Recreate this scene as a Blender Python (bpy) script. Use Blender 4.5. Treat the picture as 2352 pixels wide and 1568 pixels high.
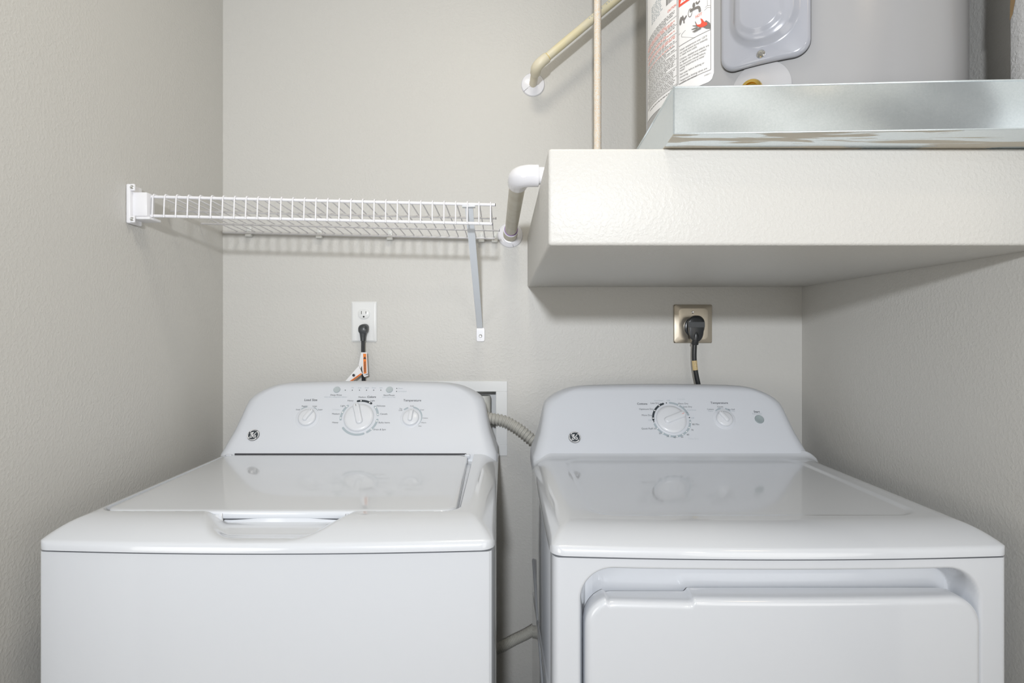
import bpy, bmesh, math, random
import numpy as np
from mathutils import Vector, Matrix

for o in list(bpy.data.objects):
    bpy.data.objects.remove(o, do_unlink=True)
SC = bpy.context.scene
COL = SC.collection
rnd = random.Random(7)
PI = math.pi

# ------------------------------------------------------------------ camera, light, exposure
VX, VY, F, CZ = 1157.0, 768.0, 1361.0, 1.23      # principal point / focal length in photo pixels, eye height
cam = bpy.data.cameras.new('camera')
cam.sensor_fit = 'HORIZONTAL'; cam.sensor_width = 36.0
cam.lens = F / 2352.0 * 36.0
cam.shift_x = (1176 - VX) / 2352.0
cam.shift_y = (VY - 784) / 2352.0
cam.clip_start = 0.02
co = bpy.data.objects.new('camera', cam); COL.objects.link(co)
co.location = (0, 0, CZ); co.rotation_euler = (PI / 2, 0, 0)
SC.camera = co

world = bpy.data.worlds.new('world'); SC.world = world
world.use_nodes = True
world.node_tree.nodes['Background'].inputs[0].default_value = (1.0, 0.97, 0.93, 1)
world.node_tree.nodes['Background'].inputs[1].default_value = 0.05

def lamp(name, kind, loc, rot, energy, color, **kw):
    l = bpy.data.lights.new(name, kind); l.energy = energy; l.color = color
    for k, v in kw.items(): setattr(l, k, v)
    o = bpy.data.objects.new(name, l); COL.objects.link(o)
    o.location = loc; o.rotation_euler = rot
    return o
# flash on a stand behind and above the camera
fl = lamp('flash', 'SPOT', (-0.085, -0.95, 1.592), (0, 0, 0), 122.0, (0.95, 0.985, 1.035), shadow_soft_size=0.045, spot_size=math.radians(110), spot_blend=1.0)
fl.rotation_euler = (Vector((-0.06, 1.70, 1.66)) - Vector(fl.location)).to_track_quat('-Z', 'Y').to_euler()
# added fill in closet and hall, then the warm hall ceiling lamp
lamp('closet_fill', 'AREA', (0.0, 0.80, 2.42), (0, 0, 0), 4.0, (1.0, 0.92, 0.77), shape='DISK', size=0.26)
lamp('hall_fill', 'POINT', (0.9, -1.4, 2.02), (0, 0, 0), 6.5, (1.0, 0.95, 0.88), shadow_soft_size=0.07)  # added to brighten the hall ceiling that the pan reflects; no fixture
lamp('hall_side_lamp', 'AREA', (1.05, -0.25, 2.41), (0, 0, 0), 1.5, (1.0, 0.78, 0.52), shape='DISK', size=0.25)
# added soft fill from both sides of the hall
for nm, x, e, aim in (('side_fill_left', -1.2, 6.0, (0.6, 1.3, 0.9)), ('side_fill_right', 0.95, 3.8, (-0.6, 1.4, 1.3))):
    l = lamp(nm, 'AREA', (x, -0.5, 1.05), (0, 0, 0), e, (1.0, 0.97, 0.92), shape='DISK', size=0.9)
    l.rotation_euler = (Vector(aim) - Vector(l.location)).to_track_quat('-Z', 'Y').to_euler()

SC.view_settings.view_transform = 'Standard'
SC.view_settings.look = 'None'
SC.view_settings.gamma = 1.0
SC.view_settings.use_curve_mapping = False
SC.view_settings.exposure = 0.03

# ------------------------------------------------------------------ helpers
def P(px, py, d):                    # point of the place seen at a photo pixel, at depth d
    return Vector(((px - VX) / F * d, d, CZ + (VY - py) / F * d))

def lin(c):
    return tuple(((x / 255) / 12.92 if x / 255 <= 0.04045 else ((x / 255 + 0.055) / 1.055) ** 2.4) for x in c)

def mat(name, color, rough=0.5, metal=0.0, coat=0.0, bump=None, spec=0.5, vary=None):
    m = bpy.data.materials.new(name); m.use_nodes = True
    nt = m.node_tree; b = nt.nodes['Principled BSDF']
    b.inputs['Base Color'].default_value = (*color, 1)
    b.inputs['Roughness'].default_value = rough
    b.inputs['Metallic'].default_value = metal
    b.inputs['Specular IOR Level'].default_value = spec
    if coat:
        b.inputs['Coat Weight'].default_value = coat
        b.inputs['Coat Roughness'].default_value = 0.06
    tc = nt.nodes.new('ShaderNodeTexCoord')
    if vary:                          # (scale, second colour)
        n = nt.nodes.new('ShaderNodeTexNoise'); n.inputs['Scale'].default_value = vary[0]; n.inputs['Detail'].default_value = 4
        nt.links.new(tc.outputs['Object'], n.inputs['Vector'])
        mx = nt.nodes.new('ShaderNodeMix'); mx.data_type = 'RGBA'
        mx.inputs[6].default_value = (*color, 1); mx.inputs[7].default_value = (*vary[1], 1)
        cr = nt.nodes.new('ShaderNodeValToRGB'); cr.color_ramp.elements[0].position = 0.42; cr.color_ramp.elements[1].position = 0.6
        nt.links.new(n.outputs['Fac'], cr.inputs[0]); nt.links.new(cr.outputs[0], mx.inputs[0])
        nt.links.new(mx.outputs[2], b.inputs['Base Color'])
    if bump:                          # (scale, strength, distance)
        n = nt.nodes.new('ShaderNodeTexNoise'); n.inputs['Scale'].default_value = bump[0]; n.inputs['Detail'].default_value = 3
        nt.links.new(tc.outputs['Object'], n.inputs['Vector'])
        bp = nt.nodes.new('ShaderNodeBump'); bp.inputs['Strength'].default_value = bump[1]; bp.inputs['Distance'].default_value = bump[2]
        nt.links.new(n.outputs['Fac'], bp.inputs['Height']); nt.links.new(bp.outputs['Normal'], b.inputs['Normal'])
    return m

def wall_mat(name, color, rough, strength):
    m = bpy.data.materials.new(name); m.use_nodes = True
    nt = m.node_tree; b = nt.nodes['Principled BSDF']; L = nt.links
    b.inputs['Base Color'].default_value = (*color, 1); b.inputs['Roughness'].default_value = rough
    tc = nt.nodes.new('ShaderNodeTexCoord')
    n1 = nt.nodes.new('ShaderNodeTexNoise'); n1.inputs['Scale'].default_value = 165; n1.inputs['Detail'].default_value = 2; n1.inputs['Distortion'].default_value = 0.15
    n2 = nt.nodes.new('ShaderNodeTexNoise'); n2.inputs['Scale'].default_value = 3.0; n2.inputs['Detail'].default_value = 2
    n3 = nt.nodes.new('ShaderNodeTexNoise'); n3.inputs['Scale'].default_value = 420; n3.inputs['Detail'].default_value = 1
    for n in (n1, n2, n3): L.new(tc.outputs['Object'], n.inputs['Vector'])
    cr = nt.nodes.new('ShaderNodeValToRGB'); cr.color_ramp.elements[0].position = 0.44; cr.color_ramp.elements[1].position = 0.66
    L.new(n1.outputs['Fac'], cr.inputs[0])
    st = nt.nodes.new('ShaderNodeMapRange'); st.inputs['From Min'].default_value = 0.35; st.inputs['From Max'].default_value = 0.65
    st.inputs['To Min'].default_value = 0.55; st.inputs['To Max'].default_value = 1.0
    L.new(n2.outputs['Fac'], st.inputs['Value'])
    mu = nt.nodes.new('ShaderNodeMath'); mu.operation = 'MULTIPLY'; L.new(cr.outputs[0], mu.inputs[0]); L.new(st.outputs[0], mu.inputs[1])
    ad = nt.nodes.new('ShaderNodeMath'); ad.operation = 'MULTIPLY_ADD'; ad.inputs[1].default_value = 0.25
    L.new(n3.outputs['Fac'], ad.inputs[0]); L.new(mu.outputs[0], ad.inputs[2])
    bp = nt.nodes.new('ShaderNodeBump'); bp.inputs['Strength'].default_value = strength; bp.inputs['Distance'].default_value = 0.0012
    L.new(ad.outputs[0], bp.inputs['Height']); L.new(bp.outputs['Normal'], b.inputs['Normal'])
    return m

M = {}
M['wall'] = wall_mat('wall_paint', (0.62, 0.61, 0.58), 0.46, 0.26)
M['ceiling'] = wall_mat('ceiling_paint', (0.80, 0.79, 0.76), 0.6, 0.5)
M['floor'] = mat('floor_vinyl', (0.62, 0.58, 0.52), 0.4, vary=(4, (0.56, 0.52, 0.46)))
M['white'] = mat('appliance_enamel', (0.65, 0.675, 0.715), 0.30, coat=1.0)
M['plastic'] = mat('appliance_plastic', (0.66, 0.685, 0.73), 0.42, coat=0.0)
M['knob'] = mat('knob_plastic', (0.70, 0.72, 0.755), 0.3, coat=0.15)
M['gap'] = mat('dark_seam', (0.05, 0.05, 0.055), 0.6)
M['wire'] = mat('vinyl_coated_wire', (0.84, 0.84, 0.87), 0.3)
M['pvc'] = mat('white_pvc', (0.83, 0.83, 0.87), 0.16, coat=0.3)
M['pvc_old'] = mat('beige_pvc', (0.60, 0.565, 0.47), 0.35, vary=(30, (0.55, 0.51, 0.41)))
M['cpvc'] = mat('yellow_cpvc', (0.78, 0.70, 0.46), 0.35, vary=(22, (0.77, 0.71, 0.53)))
M['cpvc_fit'] = mat('cream_cpvc', (0.76, 0.70, 0.54), 0.4)
M['paintpipe'] = mat('overpainted_copper', (0.82, 0.79, 0.74), 0.5, bump=(260, 0.5, 0.001), vary=(380, (0.84, 0.68, 0.50)))
M['grayhose'] = mat('gray_hose', (0.47, 0.46, 0.42), 0.45)
M['cuff'] = mat('hose_cuff', (0.62, 0.62, 0.58), 0.45)
M['heater'] = mat('heater_enamel', (0.345, 0.345, 0.352), 0.25, coat=0.12, bump=(14, 0.03, 0.002))
M['cover'] = mat('cover_enamel', (0.36, 0.37, 0.41), 0.2, coat=0.3)
M['brass'] = mat('brass', (0.83, 0.58, 0.16), 0.2, metal=1.0)
M['steel'] = mat('screw_steel', (0.62, 0.62, 0.6), 0.25, metal=1.0)
M['black'] = mat('black_rubber', (0.018, 0.020, 0.022), 0.28)
M['blackgrey'] = mat('charcoal_vinyl', (0.05, 0.055, 0.06), 0.33)
M['outlet'] = mat('white_nylon', (0.80, 0.81, 0.81), 0.3)
M['slot'] = mat('dark_slot', (0.02, 0.02, 0.02), 0.6)
M['bronze'] = mat('champagne_metal', (0.50, 0.45, 0.37), 0.3, metal=0.9, bump=(60, 0.05, 0.001))
M['paper'] = mat('white_paper', (0.82, 0.82, 0.83), 0.5)
M['orange'] = mat('orange_print', (0.85, 0.22, 0.02), 0.5)
M['red'] = mat('red_print', (0.80, 0.10, 0.06), 0.5)
M['redsoft'] = mat('faded_red_print', (0.80, 0.30, 0.24), 0.5)
M['ink'] = mat('black_print', (0.03, 0.03, 0.035), 0.5)
M['inkgrey'] = mat('grey_print', (0.20, 0.19, 0.18), 0.5)
M['panelink'] = mat('console_print', (0.10, 0.11, 0.125), 0.5)
M['panelgrey'] = mat('console_grey_print', (0.40, 0.46, 0.50), 0.5)
M['panelpale'] = mat('console_pale_print', (0.56, 0.60, 0.63), 0.5)
M['paneldark'] = mat('console_dark_print', (0.035, 0.045, 0.055), 0.45)
M['button'] = mat('grey_button', (0.45, 0.50, 0.52), 0.35)
M['startbtn'] = mat('slate_button', (0.33, 0.385, 0.40), 0.35)
M['yellowtag'] = mat('tan_label', (0.70, 0.53, 0.26), 0.5)
M['clip'] = mat('clear_nylon', (0.72, 0.73, 0.71), 0.3)
M['brace'] = mat('brace_metal', (0.80, 0.84, 0.89), 0.3)
M['primer'] = mat('purple_primer', (0.30, 0.16, 0.42), 0.4)
M['doorwood'] = mat('dark_hall', (0.045, 0.04, 0.035), 0.6)
M['casing'] = mat('cream_casing', (0.78, 0.75, 0.68), 0.4)
M['gyps'] = wall_mat('torn_plaster', (0.62, 0.62, 0.62), 0.6, 0.4)
M['torn'] = mat('torn_paper', (0.30, 0.20, 0.10), 0.8)

def galvanized():
    m = bpy.data.materials.new('galvanized_sheet'); m.use_nodes = True
    nt = m.node_tree; b = nt.nodes['Principled BSDF']; L = nt.links
    tc = nt.nodes.new('ShaderNodeTexCoord')
    v = nt.nodes.new('ShaderNodeTexVoronoi'); v.inputs['Scale'].default_value = 520
    n = nt.nodes.new('ShaderNodeTexNoise'); n.inputs['Scale'].default_value = 9; n.inputs['Detail'].default_value = 5
    for q in (v, n): L.new(tc.outputs['Object'], q.inputs['Vector'])
    mx = nt.nodes.new('ShaderNodeMix'); mx.data_type = 'RGBA'
    mx.inputs[6].default_value = (0.71, 0.785, 0.83, 1); mx.inputs[7].default_value = (0.80, 0.875, 0.92, 1)
    L.new(v.outputs['Color'], mx.inputs[0]); L.new(mx.outputs[2], b.inputs['Base Color'])
    mr = nt.nodes.new('ShaderNodeMapRange'); mr.inputs['To Min'].default_value = 0.13; mr.inputs['To Max'].default_value = 0.24
    L.new(n.outputs['Fac'], mr.inputs['Value']); L.new(mr.outputs[0], b.inputs['Roughness'])
    b.inputs['Metallic'].default_value = 0.78
    bp = nt.nodes.new('ShaderNodeBump'); bp.inputs['Strength'].default_value = 0.06; bp.inputs['Distance'].default_value = 0.002
    L.new(n.outputs['Fac'], bp.inputs['Height']); L.new(bp.outputs['Normal'], b.inputs['Normal'])
    return m
M['galv'] = galvanized()
def galv_under():                    # underside: galvanized with beige streaks
    m = M['galv'].copy(); m.name = 'galvanized_streaked'
    nt = m.node_tree; b = nt.nodes['Principled BSDF']; L = nt.links
    tc = nt.nodes.new('ShaderNodeTexCoord'); mp = nt.nodes.new('ShaderNodeMapping'); mp.inputs['Scale'].default_value = (1, 7, 1)
    n = nt.nodes.new('ShaderNodeTexNoise'); n.inputs['Scale'].default_value = 4.5; n.inputs['Detail'].default_value = 3; n.inputs['Distortion'].default_value = 0.8
    L.new(tc.outputs['Object'], mp.inputs[0]); L.new(mp.outputs[0], n.inputs['Vector'])
    cr = nt.nodes.new('ShaderNodeValToRGB'); cr.color_ramp.elements[0].position = 0.49; cr.color_ramp.elements[1].position = 0.52
    L.new(n.outputs['Fac'], cr.inputs[0])
    p = nt.nodes.new('ShaderNodeBsdfPrincipled'); p.inputs['Base Color'].default_value = (0.60, 0.56, 0.48, 1); p.inputs['Roughness'].default_value = 0.5
    ms = nt.nodes.new('ShaderNodeMixShader'); out = nt.nodes['Material Output']
    L.new(cr.outputs[0], ms.inputs[0]); L.new(b.outputs[0], ms.inputs[1]); L.new(p.outputs[0], ms.inputs[2]); L.new(ms.outputs[0], out.inputs[0])
    return m
M['galv_under'] = galv_under()

def root_of(p):
    off = Vector((0, 0, 0))
    while p is not None:
        off += p.location; p = p.parent
    return off

def build(name, verts, faces, m, parent=None, smooth=False, sharp=None):
    """one mesh object; vertices are given in world coordinates"""
    off = root_of(parent)
    me = bpy.data.meshes.new(name)
    me.from_pydata([tuple(Vector(v) - off) for v in verts], [], faces)
    me.materials.append(m)
    bm = bmesh.new(); bm.from_mesh(me); bmesh.ops.recalc_face_normals(bm, faces=bm.faces); bm.to_mesh(me); bm.free()
    if smooth:
        me.polygons.foreach_set('use_smooth', [True] * len(me.polygons))
        if sharp: me.set_sharp_from_angle(angle=math.radians(sharp))
    me.update()
    o = bpy.data.objects.new(name, me); COL.objects.link(o)
    if parent: o.parent = parent
    return o

class MB:
    """collects several pieces of one part"""
    def __init__(s): s.v = []; s.f = []
    def add(s, v, f):
        n = len(s.v); s.v += [Vector(x) for x in v]; s.f += [tuple(i + n for i in q) for q in f]; return s
    def box(s, x0, x1, y0, y1, z0, z1, bev=0.0, seg=2, xf=None):
        bm = bmesh.new(); bmesh.ops.create_cube(bm, size=1)
        for v in bm.verts: v.co = ((x0 + x1) / 2 + v.co.x * (x1 - x0), (y0 + y1) / 2 + v.co.y * (y1 - y0), (z0 + z1) / 2 + v.co.z * (z1 - z0))
        if bev: bmesh.ops.bevel(bm, geom=bm.edges[:], offset=bev, segments=seg, affect='EDGES', profile=0.5)
        bm.verts.index_update()
        v = [(xf @ q.co) if xf else q.co.copy() for q in bm.verts]; f = [[q.index for q in p.verts] for p in bm.faces]; bm.free()
        return s.add(v, f)
    def tube(s, pts, r, seg=12, caps=True):
        pts = [Vector(p) for p in pts]; n = len(pts)
        rr = r if isinstance(r, (list, tuple)) else [r] * n
        T = []
        for i in range(n):
            t = pts[min(i + 1, n - 1)] - pts[max(i - 1, 0)]; T.append(t.normalized())
        up = Vector((0, 0, 1)) if abs(T[0].z) < 0.9 else Vector((0, 1, 0))
        a = T[0].cross(up).normalized(); v = []; f = []
        for i in range(n):
            a = (a - T[i] * a.dot(T[i])).normalized(); b = T[i].cross(a)
            for k in range(seg):
                w = 2 * PI * k / seg; v.append(pts[i] + (a * math.cos(w) + b * math.sin(w)) * rr[i])
        for i in range(n - 1):
            for k in range(seg):
                k2 = (k + 1) % seg; f.append((i * seg + k, i * seg + k2, (i + 1) * seg + k2, (i + 1) * seg + k))
        if caps:
            f.append(tuple(range(seg))[::-1]); f.append(tuple((n - 1) * seg + k for k in range(seg)))
        return s.add(v, f)
    def lathe(s, prof, mtx, seg=32):
        """profile of (radius, height) about the local z axis of mtx"""
        v = []; f = []; n = len(prof)
        for r, h in prof:
            for k in range(seg):
                w = 2 * PI * k / seg; v.append(mtx @ Vector((r * math.cos(w), r * math.sin(w), h)))
        for i in range(n - 1):
            for k in range(seg):
                k2 = (k + 1) % seg; f.append((i * seg + k, i * seg + k2, (i + 1) * seg + k2, (i + 1) * seg + k))
        f.append(tuple(range(seg))[::-1]); f.append(tuple((n - 1) * seg + k for k in range(seg)))
        return s.add(v, f)
    def rings(s, rl, to3, nc=6, ns=10, cap=True):
        """stack of rounded rectangles (cu, cv, w, h, r, height) joined into a skin; cap closes the last"""
        base = None; v = []; f = []
        for (cu, cv, w, h, r, ht) in rl:
            r = min(r, w / 2 - 1e-5, h / 2 - 1e-5); up = []
            for i in range(nc + 1):
                a = PI - (PI / 2) * i / nc; up.append((-w / 2 + r + r * math.cos(a), h / 2 - r + r * math.sin(a)))
            for i in range(1, ns): up.append((-w / 2 + r + (w - 2 * r) * i / ns, h / 2))
            for i in range(nc + 1):
                a = PI / 2 - (PI / 2) * i / nc; up.append((w / 2 - r + r * math.cos(a), h / 2 - r + r * math.sin(a)))
            ring = up + [(x, -y) for x, y in reversed(up)]
            v += [to3(cu + x, cv + y, ht) for x, y in ring]
        m = len(v) // len(rl); k = m // 2
        for i in range(len(rl) - 1):
            for j in range(m):
                j2 = (j + 1) % m; f.append((i * m + j, i * m + j2, (i + 1) * m + j2, (i + 1) * m + j))
        if cap:
            b = (len(rl) - 1) * m
            for j in range(k - 1): f.append((b + j, b + j + 1, b + m - 2 - j, b + m - 1 - j))
        return s.add(v, f)
    def build(s, name, m, parent=None, smooth=True, sharp=35): return build(name, s.v, s.f, m, parent, smooth, sharp)

def grid_obj(name, X, Y, Z, m, parent, smooth=True, sharp=None):
    nx, ny = X.shape; off = root_of(parent)
    me = bpy.data.meshes.new(name)
    co_ = np.stack([X - off.x, Y - off.y, Z - off.z], -1).reshape(-1, 3)
    idx = np.arange(nx * ny).reshape(nx, ny)
    q = np.stack([idx[:-1, :-1], idx[1:, :-1], idx[1:, 1:], idx[:-1, 1:]], -1).reshape(-1, 4)
    me.from_pydata(co_.tolist(), [], q.tolist()); me.materials.append(m)
    me.polygons.foreach_set('use_smooth', [smooth] * len(me.polygons))
    if sharp: me.set_sharp_from_angle(angle=math.radians(sharp))
    me.update()
    o = bpy.data.objects.new(name, me); COL.objects.link(o)
    if parent: o.parent = parent
    return o

def thing(name, label, cat, loc, group=None):
    o = bpy.data.objects.new(name, None); COL.objects.link(o); o.location = loc
    o.empty_display_size = 0.05
    o['label'] = label; o['category'] = cat
    if group: o['group'] = group
    return o
def tag(o, label, cat, group=None):
    o['label'] = label; o['category'] = cat
    if group: o['group'] = group
    return o
def struct(o): o['kind'] = 'structure'; return o

def smooth_path(ctrl, n):
    """Catmull-Rom through the control points"""
    c = [Vector(p) for p in ctrl]; c = [c[0] * 2 - c[1]] + c + [c[-1] * 2 - c[-2]]; out = []
    for i in range(1, len(c) - 2):
        for k in range(n):
            t = k / n
            out.append(0.5 * ((2 * c[i]) + (c[i + 1] - c[i - 1]) * t + (2 * c[i - 1] - 5 * c[i] + 4 * c[i + 1] - c[i + 2]) * t * t + (3 * c[i] - c[i - 1] - 3 * c[i + 1] + c[i + 2]) * t ** 3))
    out.append(c[-2]); return out

def text_geo(body, size, align='LEFT', bold=0.0):
    cu = bpy.data.curves.new('lettering', 'FONT'); cu.body = body; cu.size = size; cu.align_x = align; cu.align_y = 'CENTER'
    cu.resolution_u = 3
    if bold: cu.offset = bold
    o = bpy.data.objects.new('lettering', cu); COL.objects.link(o)
    me = bpy.data.meshes.new_from_object(o)
    v = [q.co.copy() for q in me.vertices]; f = [tuple(p.vertices) for p in me.polygons]
    bpy.data.objects.remove(o); bpy.data.curves.remove(cu); bpy.data.meshes.remove(me)
    return v, f

def sst(x): x = np.clip(x, 0, 1); return x * x * (3 - 2 * x)
def sdf_rr(x, y, cx, cy, hw, hh, r):   # negative inside
    qx = np.abs(x - cx) - hw + r; qy = np.abs(y - cy) - hh + r
    return np.minimum(np.maximum(qx, qy), 0) + np.hypot(np.maximum(qx, 0), np.maximum(qy, 0)) - r

# ------------------------------------------------------------------ the room
XL, XR, YB = -0.8056, 0.8556, 1.70      # closet walls
ZC, YF = 2.44, 0.55                     # ceiling, closet front
HX0, HX1, HY = -1.55, 1.30, -2.2        # hall
BX0, BX1, BZ0, BZ1 = -0.276, -0.0225, 0.914, 1.0664   # hole for the washer outlet box
w = MB()
xs = [XL, BX0, BX1, XR]; zs = [0, BZ0, BZ1, ZC]
for i in range(3):
    for j in range(3):
        if i == 1 and j == 1: continue
        w.add([(xs[i], YB, zs[j]), (xs[i + 1], YB, zs[j]), (xs[i + 1], YB, zs[j + 1]), (xs[i], YB, zs[j + 1])], [(0, 1, 2, 3)])
struct(w.build('wall_back', M['wall'], smooth=False))
struct(MB().box(XL - 0.1, XL, YF, YB + 0.12, 0, ZC).build('wall_left', M['wall'], smooth=False))
struct(MB().box(XR, XR + 0.1, YF, YB + 0.12, 0, ZC).build('wall_right', M['wall'], smooth=False))
struct(MB().box(HX0 - 0.1, HX1 + 0.1, HY - 0.1, YB + 0.12, -0.1, 0).build('floor', M['floor'], smooth=False))
struct(MB().box(HX0 - 0.1, HX1 + 0.1, HY - 0.1, YB + 0.12, ZC, ZC + 0.1).build('ceiling', M['ceiling'], smooth=False))
struct(MB().box(HX0, XL - 0.1, YF, YF + 0.1, 0, ZC).build('wall_closet_left', M['wall'], smooth=False))
struct(MB().box(XR + 0.1, HX1, YF, YF + 0.1, 0, ZC).build('wall_closet_right', M['wall'], smooth=False))
struct(MB().box(HX0 - 0.1, HX0, HY, YF + 0.1, 0, ZC).build('wall_hall_left', M['wall'], smooth=False))
struct(MB().box(HX0, HX1, HY - 0.1, HY, 0, ZC).build('wall_front', M['wall'], smooth=False))
hw_ = MB().box(HX1, HX1 + 0.1, HY, -0.62, 0, ZC).box(HX1, HX1 + 0.1, 0.02, YF + 0.1, 0, ZC).box(HX1, HX1 + 0.1, -0.62, 0.02, 2.22, ZC)
struct(hw_.build('wall_hall_right', M['wall'], smooth=False))
struct(MB().box(HX1 + 0.03, HX1 + 0.07, -0.62, 0.02, 0, 2.22).build('door_1', M['doorwood'], smooth=False))
tr = MB().box(HX1 - 0.015, HX1, 0.02, 0.10, 0, 2.22, 0.003).box(HX1 - 0.015, HX1, -0.70, -0.62, 0, 2.22, 0.003).box(HX1 - 0.015, HX1, -0.70, 0.10, 2.22, 2.30, 0.003)
struct(tr.build('trim_1', M['casing'], smooth=False))

# platform that carries the water heater
PX0, PY0, PZ0, PZ1 = 0.068, 0.9036, 1.366, 1.514
tag(MB().box(PX0, XR - 0.0005, PY0, YB - 0.0005, PZ0, PZ1, 0.005, 3).build('heater_platform', M['wall'], sharp=40), 'painted built-in platform projecting from the back and right walls, carrying the water heater', 'platform')
# plastered chase at the right, behind the front of the pan
ch = struct(MB().box(0.7976, XR - 0.0005, 0.872, 0.935, 1.535, ZC, 0.004, 2).build('trim_2', M['gyps'], sharp=40))
tz = P(2322, 20, 0.935).z
build('torn_edge', [(0.7972, 0.93, tz + 0.10), (0.7972, 0.921, tz + 0.10), (0.7972, 0.923, tz + 0.01), (0.7972, 0.928, tz - 0.012), (0.7972, 0.9335, tz - 0.02)], [(0, 1, 2, 3, 4)], M['torn'], ch)

# ------------------------------------------------------------------ washer and dryer
TH = math.atan(0.642)                    # lean of the console faces
def face_frame(dz, dface):
    """matrix of the leaning console face: x along the width, y up the face, z out of it"""
    o = Vector((0, 1.466 + dface, 0.965 + dz))
    u = Vector((1, 0, 0)); v = Vector((0, math.sin(TH), math.cos(TH))); n = Vector((0, -math.cos(TH), math.sin(TH)))
    m = Matrix(((u.x, v.x, n.x, o.x), (u.y, v.y, n.y, o.y), (u.z, v.z, n.z, o.z), (0, 0, 0, 1)))
    return m
def on_face(fm, px, py):
    """where the sight line of a pixel meets the console face, in face coordinates"""
    d = Vector(((px - VX) / F, 1, (VY - py) / F)); c = Vector((0, 0, CZ))
    n = fm.to_3x3() @ Vector((0, 0, 1)); o = fm.translation
    t = (o - c).dot(n) / d.dot(n); q = fm.inverted() @ (c + d * t)
    return q.x, q.y

def console(parent, cx, dz, dd, lifted=False):
    L = [(.905, 1.440, .343), (.925, 1.442, .343), (.936, 1.449, .342), (.948, 1.456, .337), (.965, 1.466, .331), (.99, 1.48205, .322), (1.02, 1.50131, .315),
         (1.045, 1.51736, .310), (1.06, 1.52699, .305), (1.072, 1.5347, .296), (1.082, 1.54112, .284), (1.087, 1.54433, .276), (1.0915, 1.5472, .266),
         (1.0965, 1.5515, .253), (1.100, 1.557, .238), (1.1028, 1.566, .215), (1.104, 1.58, .18)]
    if lifted: L = [(.9402, 1.462, .3405), (.9395, 1.4530, .3405)] + L[3:]
    yr = 1.585; v = []; f = []; NS = 24; NC = 8; m = 0
    for (z, d, hw) in L:
        rc = min(0.028, yr - d - 0.002); row = [(-hw, yr)]
        for i in range(NC + 1):
            a = PI - PI / 2 * i / NC; row.append((-hw + rc + rc * math.cos(a), d + rc - rc * math.sin(a)))
        for i in range(1, NS): row.append((-hw + rc + 2 * (hw - rc) * i / NS, d))
        for i in range(NC + 1):
            a = PI / 2 - PI / 2 * i / NC; row.append((hw - rc + rc * math.cos(a), d + rc - rc * math.sin(a)))
        row.append((hw, yr)); m = len(row)
        k = max(0, min(1, (z - 1.06) / 0.03))
        for x, y in row:
            b_ = 0.0065 * k * (0.35 - (x / 0.28) ** 2)
            v.append((cx + x, min(yr, y + 0.642 * b_) + dd, z + dz + b_))
    for i in range(len(L) - 1):
        for j in range(m - 1): f.append((i * m + j, i * m + j + 1, (i + 1) * m + j + 1, (i + 1) * m + j))
        f.append((i * m, (i + 1) * m, (i + 1) * m + m - 1, i * m + m - 1))
    f.append(tuple((len(L) - 1) * m + j for j in range(m)))
    f.append(tuple(range(m))[::-1])
    return build('console', v, f, M['plastic'], parent, True, 60)

def deck(parent, cx, hw, d0, d1, z0, ze, rise, shape):
    NX, NY = 346, 340
    sx = np.linspace(-1, 1, NX); t = np.linspace(0, 1, NY)
    S, T = np.meshgrid(sx, t, indexing='ij')
    X = cx + hw * S; rc = 0.022
    e = np.maximum(0, np.abs(X - cx) - (hw - rc))
    fr = d0 + 0.015 * S ** 2 + rc - np.sqrt(np.maximum(rc * rc - e * e, 0))
    Y = fr + T * (d1 - fr)
    s = hw - np.abs(X - cx); q = Y - (d0 + 0.015 * S ** 2)
    u = np.clip(1 - s / 0.046, 0, 1) ** 2.2; vv = np.clip(1 - q / 0.082, 0, 1) ** 1.9
    h = np.clip(1 - (u ** 4 + vv ** 4) ** 0.25, 0, 1)
    Z = ze + rise * h
    # tight roll at the very rim
    Z -= 0.004 * np.clip(1 - np.minimum(s, q) / 0.005, 0, 1) ** 2
    Z = shape(X, Y, Z)
    # skirt
    def pad(A, f):
        B = np.zeros((NX + 2, NY + 2)); B[1:-1, 1:-1] = A
        B[0, 1:-1] = A[0]; B[-1, 1:-1] = A[-1]; B[:, 0] = B[:, 1]; B[:, -1] = B[:, -2]
        if f is not None: B[0, :] = f; B[-1, :] = f; B[:, 0] = f; B[:, -1] = f
        return B
    return grid_obj('top_deck', pad(X, None), pad(Y, None), pad(Z, z0), M['white'], parent, True, 70)

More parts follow.
